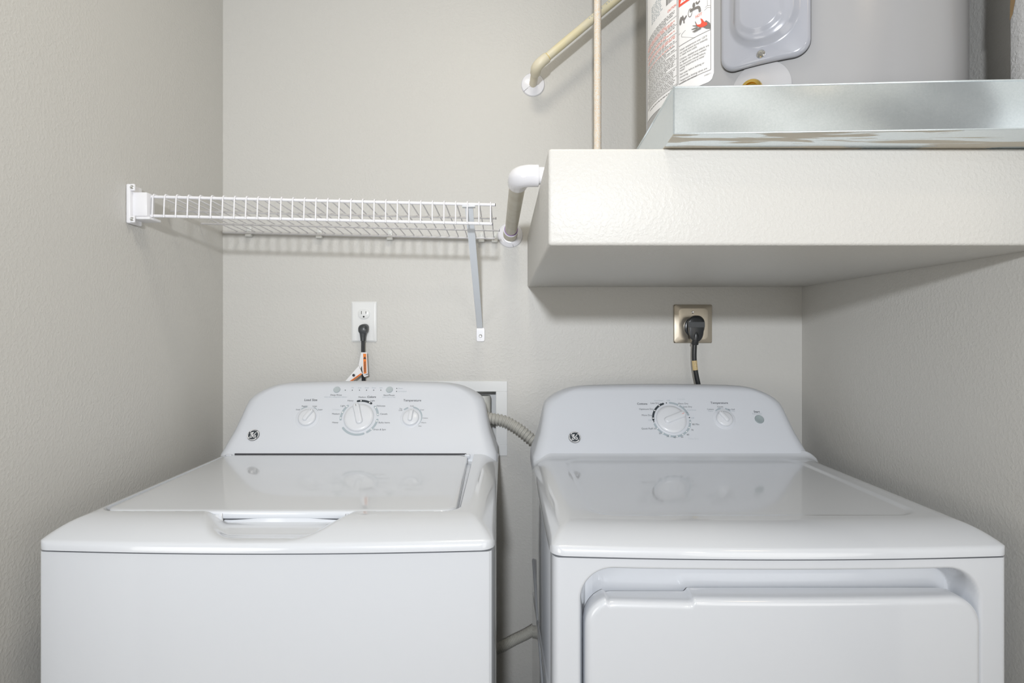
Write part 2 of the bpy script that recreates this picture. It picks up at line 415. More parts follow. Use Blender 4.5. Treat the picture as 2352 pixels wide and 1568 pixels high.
class Print:
    """flat print on a console face, one mesh per ink"""
    def __init__(s, fm): s.fm = fm; s.b = {}
    def mb(s, ink): return s.b.setdefault(ink, MB())
    def text(s, body, px, py, capx, ink='panelink', align='CENTER', bold=0.0):
        x, y = on_face(s.fm, px, py); size = capx / 0.70 * 0.78 / F * 1.5
        v, f = text_geo(body, size, align, bold * size)
        s.mb(ink).add([s.fm @ Vector((p.x + x, p.y + y, 0.0004)) for p in v], f)
    def arc(s, px, py, r, a0, a1, wd, ink):
        """clock angles in degrees, 0 = up, clockwise"""
        x, y = on_face(s.fm, px, py); n = max(4, int(abs(a1 - a0) / 5)); v = []; f = []
        for i in range(n + 1):
            a = math.radians(a0 + (a1 - a0) * i / n)
            for rr in (r - wd / 2, r + wd / 2): v.append(s.fm @ Vector((x + rr * math.sin(a), y + rr * math.cos(a), 0.0003)))
        for i in range(n): f.append((2 * i, 2 * i + 1, 2 * i + 3, 2 * i + 2))
        s.mb(ink).add(v, f)
        for a in (a0, a1): s.dot_at(x + r * math.sin(math.radians(a)), y + r * math.cos(math.radians(a)), wd / 2, ink, 0.00042)
    def dot_at(s, x, y, r, ink, h=0.0005):
        v = [s.fm @ Vector((x + r * math.cos(2 * PI * k / 10), y + r * math.sin(2 * PI * k / 10), h)) for k in range(10)]
        s.mb(ink).add(v, [tuple(range(10))])
    def dot(s, px, py, r, ink): x, y = on_face(s.fm, px, py); s.dot_at(x, y, r, ink)
    def dotang(s, px, py, rr, a, r, ink):
        x, y = on_face(s.fm, px, py); a = math.radians(a); s.dot_at(x + rr * math.sin(a), y + rr * math.cos(a), r, ink, 0.0006)
    def finish(s, parent):
        for ink, mb in s.b.items():
            mb.build('printed_lettering', M[ink], parent, smooth=False)['kind'] = 'stuff'

def knob(parent, fm, px, py, r, ang, skirt=None, grip_w=0.42, red=False):
    """round dial with a pointer grip; ang = clock angle of the pointer"""
    x, y = on_face(fm, px, py); base = fm @ Matrix.Translation((x, y, 0))
    o = MB().lathe([(r * 1.0, 0.0), (r * 1.0, 0.004), (r * 0.97, 0.006), (r * 0.80, 0.0075), (r * 0.3, 0.0085), (0.001, 0.0085)], base, 40).build('knob', M['knob'], parent, sharp=50)
    if skirt: MB().lathe([(skirt, 0), (skirt, 0.0004), (skirt * 0.96, 0.0009), (r, 0.0009)], base, 40).build('knob_ring', M['plastic'], o)
    g = base @ Matrix.Rotation(-math.radians(ang), 4, 'Z')
    gw = r * grip_w
    mb = MB().rings([(0, r * 0.24, gw * 1.35, r * 1.60, gw * 0.6, 0.007), (0, r * 0.24, gw * 1.2, r * 1.55, gw * 0.55, 0.0110), (0, r * 0.25, gw * 1.0, r * 1.48, gw * 0.5, 0.0135), (0, r * 0.26, gw * 0.8, r * 1.36, gw * 0.4, 0.0142)],
                    lambda a, b, h: g @ Vector((a, b, h)))
    gr = mb.build('grip', M['knob'], o, sharp=50)
    mb = MB().rings([(0, r * 0.83, r * 0.035, r * 0.16, 0.0003, 0.01425), (0, r * 0.83, r * 0.03, r * 0.15, 0.0003, 0.0145)], lambda a, b, h: g @ Vector((a, b, h)), 1, 2)
    mb.build('pointer_mark', M['redsoft'] if red else M['inkgrey'], o)
    return o

def badge(parent, fm, px, py, r):
    """round dark emblem with a white ring of swirls and two script letters"""
    x, y = on_face(fm, px, py); b = fm @ Matrix.Translation((x, y, 0))
    o = MB().lathe([(r * 1.08, 0), (r * 1.08, 0.0008), (r * 1.0, 0.0016), (r * 0.5, 0.0018), (0.0003, 0.0018)], b, 40).build('badge', M['paneldark'], parent, sharp=50)
    m = MB(); h = 0.0021
    def stroke(pts, wd):
        pts = [Vector((p[0] * r, p[1] * r, h)) for p in pts]; n = len(pts); v = []; f = []
        for i in range(n):
            t = (pts[min(i + 1, n - 1)] - pts[max(i - 1, 0)]).normalized(); q = Vector((-t.y, t.x, 0)); ww = wd[i] if isinstance(wd, list) else wd
            v += [b @ (pts[i] + q * ww * r / 2), b @ (pts[i] - q * ww * r / 2)]
        for i in range(n - 1): f.append((2 * i, 2 * i + 1, 2 * i + 3, 2 * i + 2))
        m.add(v, f)
    for k in range(4):                # rim swirls
        a0 = math.radians(62 + 90 * k); n = 12; pts = []; ws = []
        for i in range(n + 1):
            a = a0 + math.radians(80) * i / n; rr = 0.90 - 0.10 * max(0, (i / n - 0.8) / 0.2)
            pts.append((rr * math.cos(a), rr * math.sin(a))); ws.append(0.05 + 0.10 * (i / n))
        stroke(pts, ws)
    stroke([(1.02 * math.cos(2 * PI * i / 40), 1.02 * math.sin(2 * PI * i / 40)) for i in range(41)], 0.05)
    G = [(-.52, .22), (-.42, .40), (-.22, .44), (-.30, .22), (-.44, .10), (-.28, .08), (-.10, .30), (-.06, .52), (-.14, .40), (-.12, .0), (-.10, -.25), (-.24, -.48), (-.46, -.46), (-.46, -.28), (-.25, -.12), (-.02, -.02)]
    E = [(.42, .50), (.34, .30), (.16, .16), (.30, .12), (.10, .05), (.04, -.18), (.14, -.42), (.36, -.44), (.48, -.26), (.40, -.10), (.26, -.16), (.28, -.27)]
    for Lr in (G, E):
        pts = smooth_path([(p[0], p[1], 0) for p in Lr], 5); stroke([(p.x, p.y) for p in pts], 0.105)
    m.build('emblem_script', M['paper'], o, smooth=False)['kind'] = 'stuff'
    return o

# ---- washer
WC, WH, WE = -0.3645, 0.3505, 0.914
LX0, LX1, LY0, LY1 = -0.670, -0.0795, 0.988, 1.4450
washer = thing('washing_machine', 'white top-loading washing machine on the left, with closed lid and three-dial console', 'washing machine', (WC, 1.22, 0))
def washer_shape(X, Y, Z):
    d = sdf_rr(X, Y, (LX0 + LX1) / 2, (LY0 - 0.004 + 1.60) / 2, (LX1 - LX0) / 2 + 0.0055, (1.60 - LY0 + 0.004) / 2, 0.030)
    Z = Z - 0.016 * sst((-d + 0.001) / 0.003)
    hwid = 0.055 + 0.060 * np.clip((Y - 0.895) / 0.085, 0, 1) ** 0.6
    k = sst((hwid + 0.012 - np.abs(X + 0.3696)) / 0.042) * sst((Y - 0.888) / 0.052) * (Y < LY0 + 0.004)
    return np.where(d > 0, Z - 0.0185 * k, np.minimum(Z, np.where(Y < LY0 + 0.004, Z - 0.0 * k, Z)))
deck(washer, WC, WH, 0.886, 1.585, 0.9025, WE, 0.0235, washer_shape)
def cab(parent, cx, hw, d0, z1, name='cabinet'):
    mb = MB(); r = 0.010
    n = 24; front = [(cx + (hw - r) * (2 * i / n - 1), d0 + 0.013 * ((2 * i / n - 1) ** 2)) for i in range(n + 1)]
    left = [(cx - hw + r - r * math.sin(a), d0 + 0.013 + r - r * math.cos(a)) for a in (PI / 2, PI / 3, PI / 6)]
    right = [(2 * cx - x, y) for x, y in reversed(left)]
    ring = [(cx - hw, 1.56)] + left + front + right + [(cx + hw, 1.56)]; k = len(ring); v = []; f = []
    for z in (0.015, z1): v += [(x, y, z) for x, y in ring]
    for i in range(k): f.append((i, (i + 1) % k, k + (i + 1) % k, k + i))
    f.append(tuple(range(k))[::-1]); f.append(tuple(range(k, 2 * k)))
    mb.add(v, f); return mb.build(name, M['white'], parent, sharp=30)
cab(washer, WC, 0.3470, 0.8905, 0.8992)
MB().box(WC - 0.33, WC + 0.33, 0.912, 1.55, 0.8985, 0.9035).build('seam', M['gap'], washer, smooth=False)
for sx in (-1, 1):
    for yy in (0.95, 1.50): MB().lathe([(0.02, 0), (0.02, 0.008), (0.012, 0.01), (0.012, 0.02)], Matrix.Translation((WC + sx * 0.29, yy, 0)), 16).build('foot', M['black'], washer)
MB().box(LX0 + 0.012, LX1 - 0.012, 1.4487, 1.456, 0.930, 0.9392).build('lid_gap_shade', M['gap'], washer, smooth=False)  # dark strip standing in for the shade between lid and console
# lid
def lid_map(u, v, h):
    wgt = max(0, min(1, (LY1 - v) / (LY1 - LY0))); s = (u - (LX0 + LX1) / 2) / 0.295
    return Vector((u - 0.008 * (1 - wgt), v - 0.004 * (1 - s * s) * wgt, 0.9362 + h))
lc, lm, lw, lh = (LX0 + LX1) / 2, (LY0 + LY1) / 2, LX1 - LX0, LY1 - LY0
lid = MB().rings([(lc, lm, lw - .004, lh - .004, .026, -.0125), (lc, lm, lw, lh, .028, -.0105), (lc, lm, lw, lh, .028, -.002), (lc, lm, lw - .002, lh - .002, .027, -.0006), (lc, lm, lw - .006, lh - .006, .025, .0006), (lc, lm, lw - .02, lh - .02, .02, .0012)],
                lid_map, 8, 24).build('lid', M['white'], washer, sharp=50)
for hx in (LX0 + 0.004, LX1 - 0.006):
    MB().box(hx - 0.010, hx + 0.004, 1.4405, 1.4475, 0.928, 0.9385, 0.002).build('hinge', M['plastic'], lid)
wcon = console(washer, -0.3588, 0.0, 0.0)
wf = face_frame(0.0, 0.0)
badge(wcon, wf, 582, 999, 0.0142)
pr = Print(wf)
pr.text('Load Size', 714, 918.5, 7.2, bold=0.012)
pr.text('Small', 684.5, 940.5, 4.2); pr.text('Regular', 700, 932.5, 4.2); pr.text('Large', 723, 932.5, 4.2); pr.text('Super', 736, 940.5, 4.2)
pr.text('Deep Rinse', 772, 907, 5.2); pr.text('Select when adding Fabric Softener', 771, 911.5, 3.4, 'panelgrey')
for i, s_ in enumerate(('', 'Fill', 'Soak', 'Wash', 'Rinse', 'Spin')):
    pr.dot(793 + 16.35 * i, 896, 0.0013, 'paneldark')
    if s_: pr.text(s_, 793.5 + 16.35 * i, 890.5, 3.9, 'panelgrey')
pr.text('Start/Pause', 893.5, 907.5, 5.2); pr.text('Hold 3 Secs to Stop', 893, 912, 3.4, 'panelgrey')
pr.dot(911.5, 892, 0.0013, 'paneldark'); pr.dot(911, 898.8, 0.0013, 'paneldark')
pr.text('Pause', 915, 892, 4.0, 'panelgrey', 'LEFT'); pr.text('Lid Locked', 914.5, 898.8, 4.0, 'panelgrey', 'LEFT')
pr.text('Medium', 832, 912, 5.0); pr.text('Colors', 853.5, 911.5, 6.6, bold=0.02); pr.text('Heavy', 805, 920, 5.0); pr.text('Light', 856, 920, 5.0)
pr.text('Light', 787.5, 931.8, 5.0); pr.text('Whites', 772, 940.5, 5.4, 'panelpale'); pr.text('Medium', 771.5, 950.3, 5.0); pr.text('Heavy', 770, 970, 5.0)
pr.text('Delicates', 875, 932, 5.0); pr.text('Casuals', 881.5, 950.5, 5.0); pr.text('Bulky Items', 882.5, 970.3, 5.0); pr.text('Drain & Spin', 872, 986.3, 5.0)
cxk, cyk, RR = 825.3, 958.5, 0.0468
for a0, a1, ink in ((-12, 33, 'paneldark'), (50, 82, 'panelgrey'), (98, 148, 'panelgrey'), (160, 232, 'panelgrey'), (-97, -46, 'panelgrey')): pr.arc(cxk, cyk, RR, a0, a1, 0.0058, ink)
for a in (-2, 27, 54, 80, 102, 133, -50, -72, -92): pr.dotang(cxk, cyk, RR, a, 0.0019, 'paper')
pr.text('Temperature', 947, 919.5, 7.0, bold=0.01)
pr.text('Tap', 920.5, 938.5, 3.9); pr.text('Cold', 920, 942.2, 3.9); pr.text('Cold', 946, 932.3, 3.9); pr.text('Cool', 969.5, 941, 3.9); pr.text('Colors', 977, 960, 3.9); pr.text('Warm', 973, 970.5, 3.9); pr.text('Hot', 964.5, 978.3, 3.9)
for a0, a1 in ((-40, -22), (12, 42), (50, 86), (92, 108), (116, 136)): pr.arc(943.5, 957.5, 0.0275, a0, a1, 0.004, 'panelgrey')
for a0, a1 in ((-40, -14), (30, 54)): pr.arc(706, 956.5, 0.0275, a0, a1, 0.004, 'panelgrey')
pr.finish(wcon)
knob(washer, wf, 706, 959.5, 0.0222, 30, 0.030)
knob(washer, wf, 824.8, 959.5, 0.0375, -18, 0.0395, 0.36)
knob(washer, wf, 943.5, 960, 0.0208, 4, 0.0265)
for px in (774, 894.7):
    x, y = on_face(wf, px, 895)
    MB().lathe([(0.0088, 0), (0.0088, 0.0028), (0.0080, 0.0040), (0.003, 0.0035), (0.0003, 0.0034)], wf @ Matrix.Translation((x, y, -0.001)), 28).build('button', M['button'], washer, sharp=50)

# ---- dryer
DC, DH, DE = 0.4215, 0.3502, 0.9065
dryer = thing('clothes_dryer', 'white front-loading clothes dryer on the right, with door panel and two-dial console', 'dryer', (DC, 1.22, 0))
def dryer_shape(X, Y, Z):
    d = sdf_rr(X, Y, DC + 0.002, (0.982 + 1.437) / 2, 0.282, (1.437 - 0.982) / 2, 0.05)
    Z = Z - 0.0028 * sst((-d) / 0.014)
    return Z + 0.016 * np.clip((Y - 1.425) / 0.03, 0, 1) ** 2.5        # cove up into the console
deck(dryer, DC, DH, 0.884, 1.585, 0.8945, DE, 0.0235, dryer_shape)
# cabinet shell behind the front panel
cb = MB().box(DC - 0.3465, DC + 0.3465, 0.945, 1.56, 0.015, 0.8912, 0.002)
cb.build('cabinet', M['white'], dryer, sharp=30)
# stamped ribs on the visible left side
for (ya, za), (yb, zb) in (((1.52, 0.652), (0.975, 0.517)), ((1.51, 0.568), (0.975, 0.640)), ((1.52, 0.19), (0.975, 0.31))):
    L_ = math.hypot(yb - ya, zb - za); ca, sa = (yb - ya) / L_, (zb - za) / L_
    MB().rings([(0, 0, L_, 0.020, 0.010, 0.0), (0, 0, L_ - 0.006, 0.012, 0.006, 0.0026), (0, 0, L_ - 0.010, 0.006, 0.003, 0.003)],
               lambda u, v, h: Vector((DC - 0.3465 - h, (ya + yb) / 2 + u * ca - v * sa, (za + zb) / 2 + u * sa + v * ca)), 4, 8).build('side_rib', M['white'], dryer)
# front panel with the recess for the door
NX, NZ = 300, 420
sx = np.linspace(-1, 1, NX); zz = np.linspace(0.015, 0.8912, NZ)
S, Zg = np.meshgrid(sx, zz, indexing='ij'); Xg = DC + 0.3465 * S
Yg = 0.8885 + 0.013 * S ** 2
edge = 0.3465 - np.abs(Xg - DC); Yg += 0.010 * np.clip(1 - edge / 0.010, 0, 1) ** 2.4
RX0, RX1, RZ0, RZ1 = 0.1165, 0.7215, 0.20, 0.876
d = sdf_rr(Xg, Zg, (RX0 + RX1) / 2, (RZ0 + RZ1) / 2, (RX1 - RX0) / 2, (RZ1 - RZ0) / 2, 0.05)
Yg += 0.048 * sst((-d + 0.003) / 0.017)
Xp = np.pad(Xg, 1, 'edge'); Zp = np.pad(Zg, 1, 'edge'); Yp = np.pad(Yg, 1, 'edge'); Yp[0, :] = Yp[-1, :] = Yp[:, 0] = Yp[:, -1] = 0.947
grid_obj('front_panel', Xp, Yp, Zp, M['white'], dryer, True, 75)
# door: raised panel with rolled edges and a finger notch along its top edge
DX0, DX1, DZ0, DZ1 = 0.1235, 0.7225, 0.207, 0.8350
NX, NZ = 300, 320
S, T = np.meshgrid(np.linspace(DX0, DX1, NX), np.linspace(DZ0, DZ1, NZ), indexing='ij')
def door_grid():
    X = S.copy(); Z = T.copy(); cx, cz, hw, hh, r = (DX0 + DX1) / 2, (DZ0 + DZ1) / 2, (DX1 - DX0) / 2, (DZ1 - DZ0) / 2, 0.046
    # squeeze the grid into the rounded rectangle
    ax = np.abs(X - cx); az = np.abs(Z - cz); e = np.maximum(0, ax - (hw - r)); lim = hh - r + np.sqrt(np.maximum(r * r - e * e, 1e-8))
    Z = cz + (Z - cz) / hh * lim
    notch = sst((X - (0.1235 + 0.030)) / 0.006) * sst((0.287 - X) / 0.006)
    Z = Z - 0.0055 * notch * sst((Z - 0.76) / 0.08)
    dd = -sdf_rr(X, Z, cx, cz, hw, hh, r) 
    dd = np.minimum(dd, np.where(Z > 0.76, (lim + cz - 0.0055 * notch) - Z, dd))
    rr = 0.011; c = np.clip(1 - dd / rr, 0, 1)
    Y = 0.8835 + 0.013 * ((X - DC) / 0.3465) ** 2 + 0.011 * (1 - np.sqrt(np.maximum(1 - c * c, 0)))
    return X, Y, Z
X_, Y_, Z_ = door_grid()
Xp = np.pad(X_, 1, 'edge'); Zp = np.pad(Z_, 1, 'edge'); Yp = np.pad(Y_, 1, 'edge'); Yp[0, :] = Yp[-1, :] = Yp[:, 0] = Yp[:, -1] = 0.926
grid_obj('door', Xp, Yp, Zp, M['white'], dryer, True, 80)
MB().box(DC - 0.33, DC + 0.33, 0.912, 1.55, 0.8905, 0.8955).build('seam', M['gap'], dryer, smooth=False)
for sx_ in (-1, 1):
    for yy in (0.97, 1.50): MB().lathe([(0.02, 0), (0.02, 0.008), (0.012, 0.01), (0.012, 0.02)], Matrix.Translation((DC + sx_ * 0.29, yy, 0)), 16).build('foot', M['black'], dryer)
dcon = console(dryer, 0.4135, -0.0075, -0.006)
df = face_frame(-0.0075, -0.006)
badge(dcon, df, 1320, 1004, 0.0142)
pr = Print(df)
pr.text('Cottons', 1475, 927.3, 6.4, bold=0.015); pr.text('Less Dry', 1504, 925.8, 5.2); pr.text('Cool Down', 1513, 919.8, 3.9, 'panelgrey'); pr.text('Off', 1535, 919.8, 4.8, 'panelgrey')
pr.text('Optimum Dry', 1484.5, 939.5, 5.2); pr.text('More Dry', 1485.5, 953.5, 5.2); pr.text('Off', 1493, 965, 4.8, 'panelgrey'); pr.text('Quick Fluff 10', 1490, 984.3, 5.2)
for s_, x_, y_ in (('20', 1516, 995), ('30', 1533.5, 1002), ('40', 1549.5, 1004.5), ('50', 1566.5, 1003.5), ('60', 1580, 998), ('70', 1590, 987.5)): pr.text(s_, x_, y_, 5.0)
pr.text('80 Min', 1598, 974.5, 5.2); pr.text('Off', 1590.5, 960, 4.8, 'panelgrey'); pr.text('Cool Down', 1588.5, 941.5, 3.9, 'panelgrey'); pr.text('Less Dry', 1579, 934, 5.2); pr.text('More Dry', 1569, 926.8, 5.2)
pr.text('Casuals', 1564.5, 916.5, 5.2, 'panelpale'); pr.text('Time Dry', 1592.5, 1007.5, 5.4, 'panelpale')
cxk, cyk, RR = 1542.5, 963, 0.0462
for a0, a1, ink in ((-92, -19, 'paneldark'), (3, 64, 'panelgrey'), (68, 74, 'panelgrey'), (94, 254, 'panelgrey')): pr.arc(cxk, cyk, RR, a0, a1, 0.0052, ink)
for a in (-86, -58, -34, 32, 100, 119, 136, 152, 172, 194, 216, 238): pr.dotang(cxk, cyk, RR, a, 0.0018, 'paper')
for a in (-8, 84, 262): pr.dotang(cxk, cyk, RR, a, 0.0016, 'paneldark')
x_, y_ = on_face(df, cxk, cyk)
a = math.radians(-26); pr.mb('paneldark').add([df @ Vector((x_ + q * math.sin(a) + s * 0.0007 * math.cos(a), y_ + q * math.cos(a) - s * 0.0007 * math.sin(a), 0.0004)) for q, s in ((0.044, -1), (0.044, 1), (0.0505, 1), (0.0505, -1))], [(0, 1, 2, 3)])
pr.text('Temperature', 1652, 925.2, 6.8, bold=0.01); pr.text('Cottons', 1631.5, 939.7, 4.2); pr.text('Regular', 1632, 943.7, 3.4, 'panelgrey'); pr.text('Casuals', 1654, 934, 4.2); pr.text('Medium', 1655, 937.5, 3.4, 'panelgrey'); pr.text('Air Fluff', 1680, 940.3, 4.2); pr.text('No Heat', 1681, 943.8, 3.4, 'panelgrey')
for a0, a1 in ((-42, -14), (18, 40)): pr.arc(1664, 959, 0.0262, a0, a1, 0.0038, 'panelgrey')
pr.text('Start', 1738, 945.5, 6.4, bold=0.015); pr.text('Push to Start', 1739, 950.3, 3.8, 'panelgrey')
pr.finish(dcon)
knob(dryer, df, 1541.5, 964, 0.0375, 68, 0.0395, 0.36, True)
knob(dryer, df, 1663.5, 962.5, 0.0205, -32, 0.028)
x, y = on_face(df, 1744, 962.8)
MB().lathe([(0.0115, 0), (0.0115, 0.0022), (0.0104, 0.0034), (0.005, 0.0022), (0.0003, 0.0020)], df @ Matrix.Translation((x, y, -0.001)), 32).build('button', M['startbtn'], dryer, sharp=50)['label'] = 'slate grey round start button'

# ------------------------------------------------------------------ washer outlet box, hose
ob = thing('washer_outlet_box', 'white recessed plumbing outlet box in the back wall behind the washer', 'outlet box', ((BX0 + BX1) / 2, YB, BZ0))
def wallmap(u, v, h): return Vector((u, YB - h, v))
OX0, OX1, OZ0, OZ1 = -0.306, 0.0100, 0.8828, 1.0964
fr = MB(); y0 = YB - 0.004
bx = [(OX0, OX1, BZ1, OZ1), (OX0, OX1, OZ0, BZ0), (OX0, BX0, BZ0, BZ1), (BX1, OX1, BZ0, BZ1)]
for a in bx: fr.box(a[0], a[1], y0, YB + 0.001, a[2], a[3], 0.001, 1)
fr.build('frame', M['outlet'], ob, sharp=30)
bk = MB(); D = YB + 0.085
bk.add([(BX0, D, BZ0), (BX1, D, BZ0), (BX1, D, BZ1), (BX0, D, BZ1), (BX0, YB, BZ0), (BX1, YB, BZ0), (BX1, YB, BZ1), (BX0, YB, BZ1)],
       [(0, 1, 2, 3), (0, 4, 5, 1), (1, 5, 6, 2), (2, 6, 7, 3), (3, 7, 4, 0)])
bk.build('box_shell', M['outlet'], ob, smooth=False)
for vx, nm in ((-0.225, 'red'), (-0.175, 'blue')):
    vb = MB().tube([(vx, YB + 0.05, BZ0), (vx, YB + 0.05, BZ0 + 0.07)], 0.008, 10).tube([(vx, YB + 0.05, BZ0 + 0.05), (vx, YB + 0.0, BZ0 + 0.05)], 0.007, 10)
    vb.build('valve', M['brass'], ob)

hose = thing('drain_hose', 'grey corrugated drain hose looping between the washer, the outlet box and the dryer', 'hose', (0.0, 1.63, 0.33))
def corrug(ctrl, r, pitch, amp, nm, m):
    path = smooth_path(ctrl, 60); out = [path[0]]; step = pitch / 6
    for a, b in zip(path, path[1:]):          # even spacing
        seg = (b - a)
        while (b - out[-1]).length >= step: out.append(out[-1] + (b - out[-1]).normalized() * step)
    rr = [r - amp * (0.5 - 0.5 * math.cos(2 * PI * i / 6)) for i in range(len(out))]
    return MB().tube(out, rr, 20).build(nm, m, hose, sharp=80)
corrug([(-0.085, 1.700, 0.996), (-0.060, 1.672, 0.9965), P(1130, 961, 1.655), P(1160, 967, 1.645), P(1192, 985, 1.635), P(1222, 1009, 1.630), P(1250, 1032, 1.628), (0.17, 1.63, 0.86)], 0.0165, 0.0095, 0.0036, 'upper_hose', M['grayhose'])
corrug([(0.17, 1.63, 0.86), (0.205, 1.63, 0.74), (0.20, 1.63, 0.58), (0.16, 1.63, 0.475), P(1222, 1448, 1.63), P(1180, 1470, 1.63), P(1138, 1492, 1.63), (-0.10, 1.63, 0.335), (-0.16, 1.58, 0.325)], 0.0148, 0.0042, 0.0018, 'lower_hose', M['grayhose'])
MB().tube([(-0.0585, 1.735, 0.92), (-0.0585, 1.735, 1.045), (-0.0585, 1.735, 1.052)], [0.021, 0.021, 0.0195], 24).build('hose_cuff', M['cuff'], hose, sharp=50)

# ------------------------------------------------------------------ wire shelf
RY = 1.29; SZL, SZR = CZ + 0.2995, CZ + 0.2822; SX0, SX1 = -0.762, -0.0200
slope = (SZR - SZL) / (SX1 - SX0)
def sz(x): return SZL + (x - SX0) * slope
shelf = thing('wire_shelf', 'white vinyl-coated wire shelf on the wall above the washer', 'shelf', ((SX0 + SX1) / 2, YB, sz((SX0 + SX1) / 2)))
def bar(y, dz, r, x0, x1, nm='rail'):
    n = 12
    return MB().tube([(x0 + (x1 - x0) * i / n, y, sz(x0 + (x1 - x0) * i / n) + dz) for i in range(n + 1)], r, 10).build(nm, M['wire'], shelf, sharp=50)
bar(RY, 0.0, 0.0034, SX0 - 0.005, SX1 + 0.001)
bar(RY - 0.003, -0.0420, 0.0034, SX0 - 0.005, SX1 - 0.005)
bar(1.692, -0.0085, 0.0034, XL + 0.004, SX1 - 0.004)
bar(1.412, -0.0055, 0.0026, XL + 0.012, SX1 + 0.001)
bar(1.565, -0.0075, 0.0026, XL + 0.006, SX1 + 0.008)
for y, dz, x in ((RY, 0.0, SX1 + 0.001), (RY - 0.003, -0.042, SX1 - 0.005), (1.412, -0.0055, SX1 + 0.001), (1.565, -0.0075, SX1 + 0.008)):
    MB().tube([(x, y, sz(x) + dz), (x + 0.0012, y, sz(x) + dz)], 0.0030, 10).build('cut_end', M['gap'], shelf)
wpath = [Vector((0, 1.692, -0.0045)), Vector((0, 1.5, -0.0005)), Vector((0, RY + 0.003, 0.0052)), Vector((0, RY - 0.002, 0.0050)), Vector((0, RY - 0.0048, 0.0015)), Vector((0, RY - 0.0062, -0.006)), Vector((0, RY - 0.0085, -0.042)), Vector((0, RY - 0.0085, -0.0455))]
off = shelf.location
proto = None
nW = 30
for i in range(nW):
    x = -0.7605 + i * (0.7605 - 0.0285) / (nW - 1)
    if proto is None:
        proto = MB().tube(wpath, 0.0016, 8).build('deck_wire', M['wire'], None, sharp=60); o = proto
    else:
        o = proto.copy(); COL.objects.link(o)
    o.parent = shelf; o.location = Vector((x, 0, sz(x))) - off
# wall clips
for px, py in ((571, 536), (733, 538.5), (895.5, 540.5), (1106, 541), (1136, 541)):
    x = (px - VX) / F * 1.69; z = sz(x) - 0.0085
    MB().box(x - 0.0065, x + 0.0065, 1.6935, 1.6995, z - 0.004, z + 0.017, 0.0015).box(x - 0.0085, x + 0.0085, 1.684, 1.6995, z - 0.0115, z - 0.0035, 0.002).build('wall_clip', M['clip'], shelf)
    MB().lathe([(0.0045, 0), (0.0045, 0.0012), (0.003, 0.002), (0.0003, 0.002)], Matrix.Translation((x, 1.6935, z + 0.0095)) @ Matrix.Rotation(PI / 2, 4, 'X'), 12).build('screw', M['clip'], shelf)
# end bracket on the left wall
eb = MB()
zt = SZL
eb.box(XL + 0.0005, XL + 0.010, 1.262, 1.305, zt - 0.062, zt + 0.022, 0.003)
eb.box(XL + 0.006, SX0 - 0.004, 1.272, 1.302, zt - 0.046, zt + 0.0065, 0.003)
eb.box(XL + 0.006, SX0 + 0.002, 1.272, 1.315, zt - 0.052, zt - 0.046, 0.0015)
ebo = eb.build('end_bracket', M['wire'], shelf, sharp=40)
for zz_ in (zt + 0.0145, zt - 0.0535):
    MB().box(XL + 0.008, XL + 0.0185, 1.263, 1.268, zz_ - 0.0075, zz_ + 0.0075, 0.002).build('screw_ear', M['wire'], ebo)
    MB().lathe([(0.0040, 0), (0.0040, 0.0012), (0.0028, 0.0018), (0.0003, 0.0014)], Matrix.Translation((XL + 0.0135, 1.263, zz_)) @ Matrix.Rotation(PI / 2, 4, 'X'), 12).build('screw', M['steel'], ebo)
# support brace: channel from the front rail down to a foot on the wall
A = P(1077, 474, RY + 0.006); B = Vector(((1102 - VX) / F * 1.689, 1.689, CZ + (VY - 752) / F * 1.689))
ax = (B - A).normalized(); side = Vector((1, 0, 0)); side = (side - ax * side.dot(ax)).normalized(); nrm = ax.cross(side)
mtx = Matrix(((side.x, ax.x, nrm.x, A.x), (side.y, ax.y, nrm.y, A.y), (side.z, ax.z, nrm.z, A.z), (0, 0, 0, 1)))
Lb = (B - A).length
br = MB().box(-0.0085, 0.0085, 0, Lb, -0.0015, 0.0015, 0.0006, 1, mtx).box(-0.0085, -0.0060, 0, Lb - 0.01, -0.007, 0.0, 0.0006, 1, mtx).box(0.0060, 0.0085, 0, Lb - 0.01, -0.007, 0.0, 0.0006, 1, mtx)
br.box(A.x - 0.014, A.x + 0.014, RY - 0.006, RY + 0.010, A.z - 0.003, A.z - 0.0005, 0.0005)
bro = br.build('support_brace', M['brace'], shelf, sharp=40); bro['label'] = 'blue-grey diagonal support brace'
fx = (1103.5 - VX) / F * 1.69; fz = CZ
MB().rings([(fx, fz, 0.0235, 0.040, 0.005, 0.0005), (fx, fz, 0.0235, 0.040, 0.005, 0.002), (fx, fz, 0.022, 0.0385, 0.004, 0.003)], wallmap).build('foot_plate', M['wire'], bro)
MB().lathe([(0.0045, 0), (0.0045, 0.0015), (0.003, 0.0025), (0.0003, 0.0022)], Matrix.Translation((fx, YB - 0.003, fz - 0.004)) @ Matrix.Rotation(PI / 2, 4, 'X'), 14).build('screw', M['steel'], bro)
MB().lathe([(0.003, 0), (0.003, 0.0012), (0.0003, 0.0015)], mtx @ Matrix.Translation((0, Lb - 0.006, -0.0015)) @ Matrix.Rotation(PI, 4, 'X'), 12).build('rivet', M['steel'], bro)

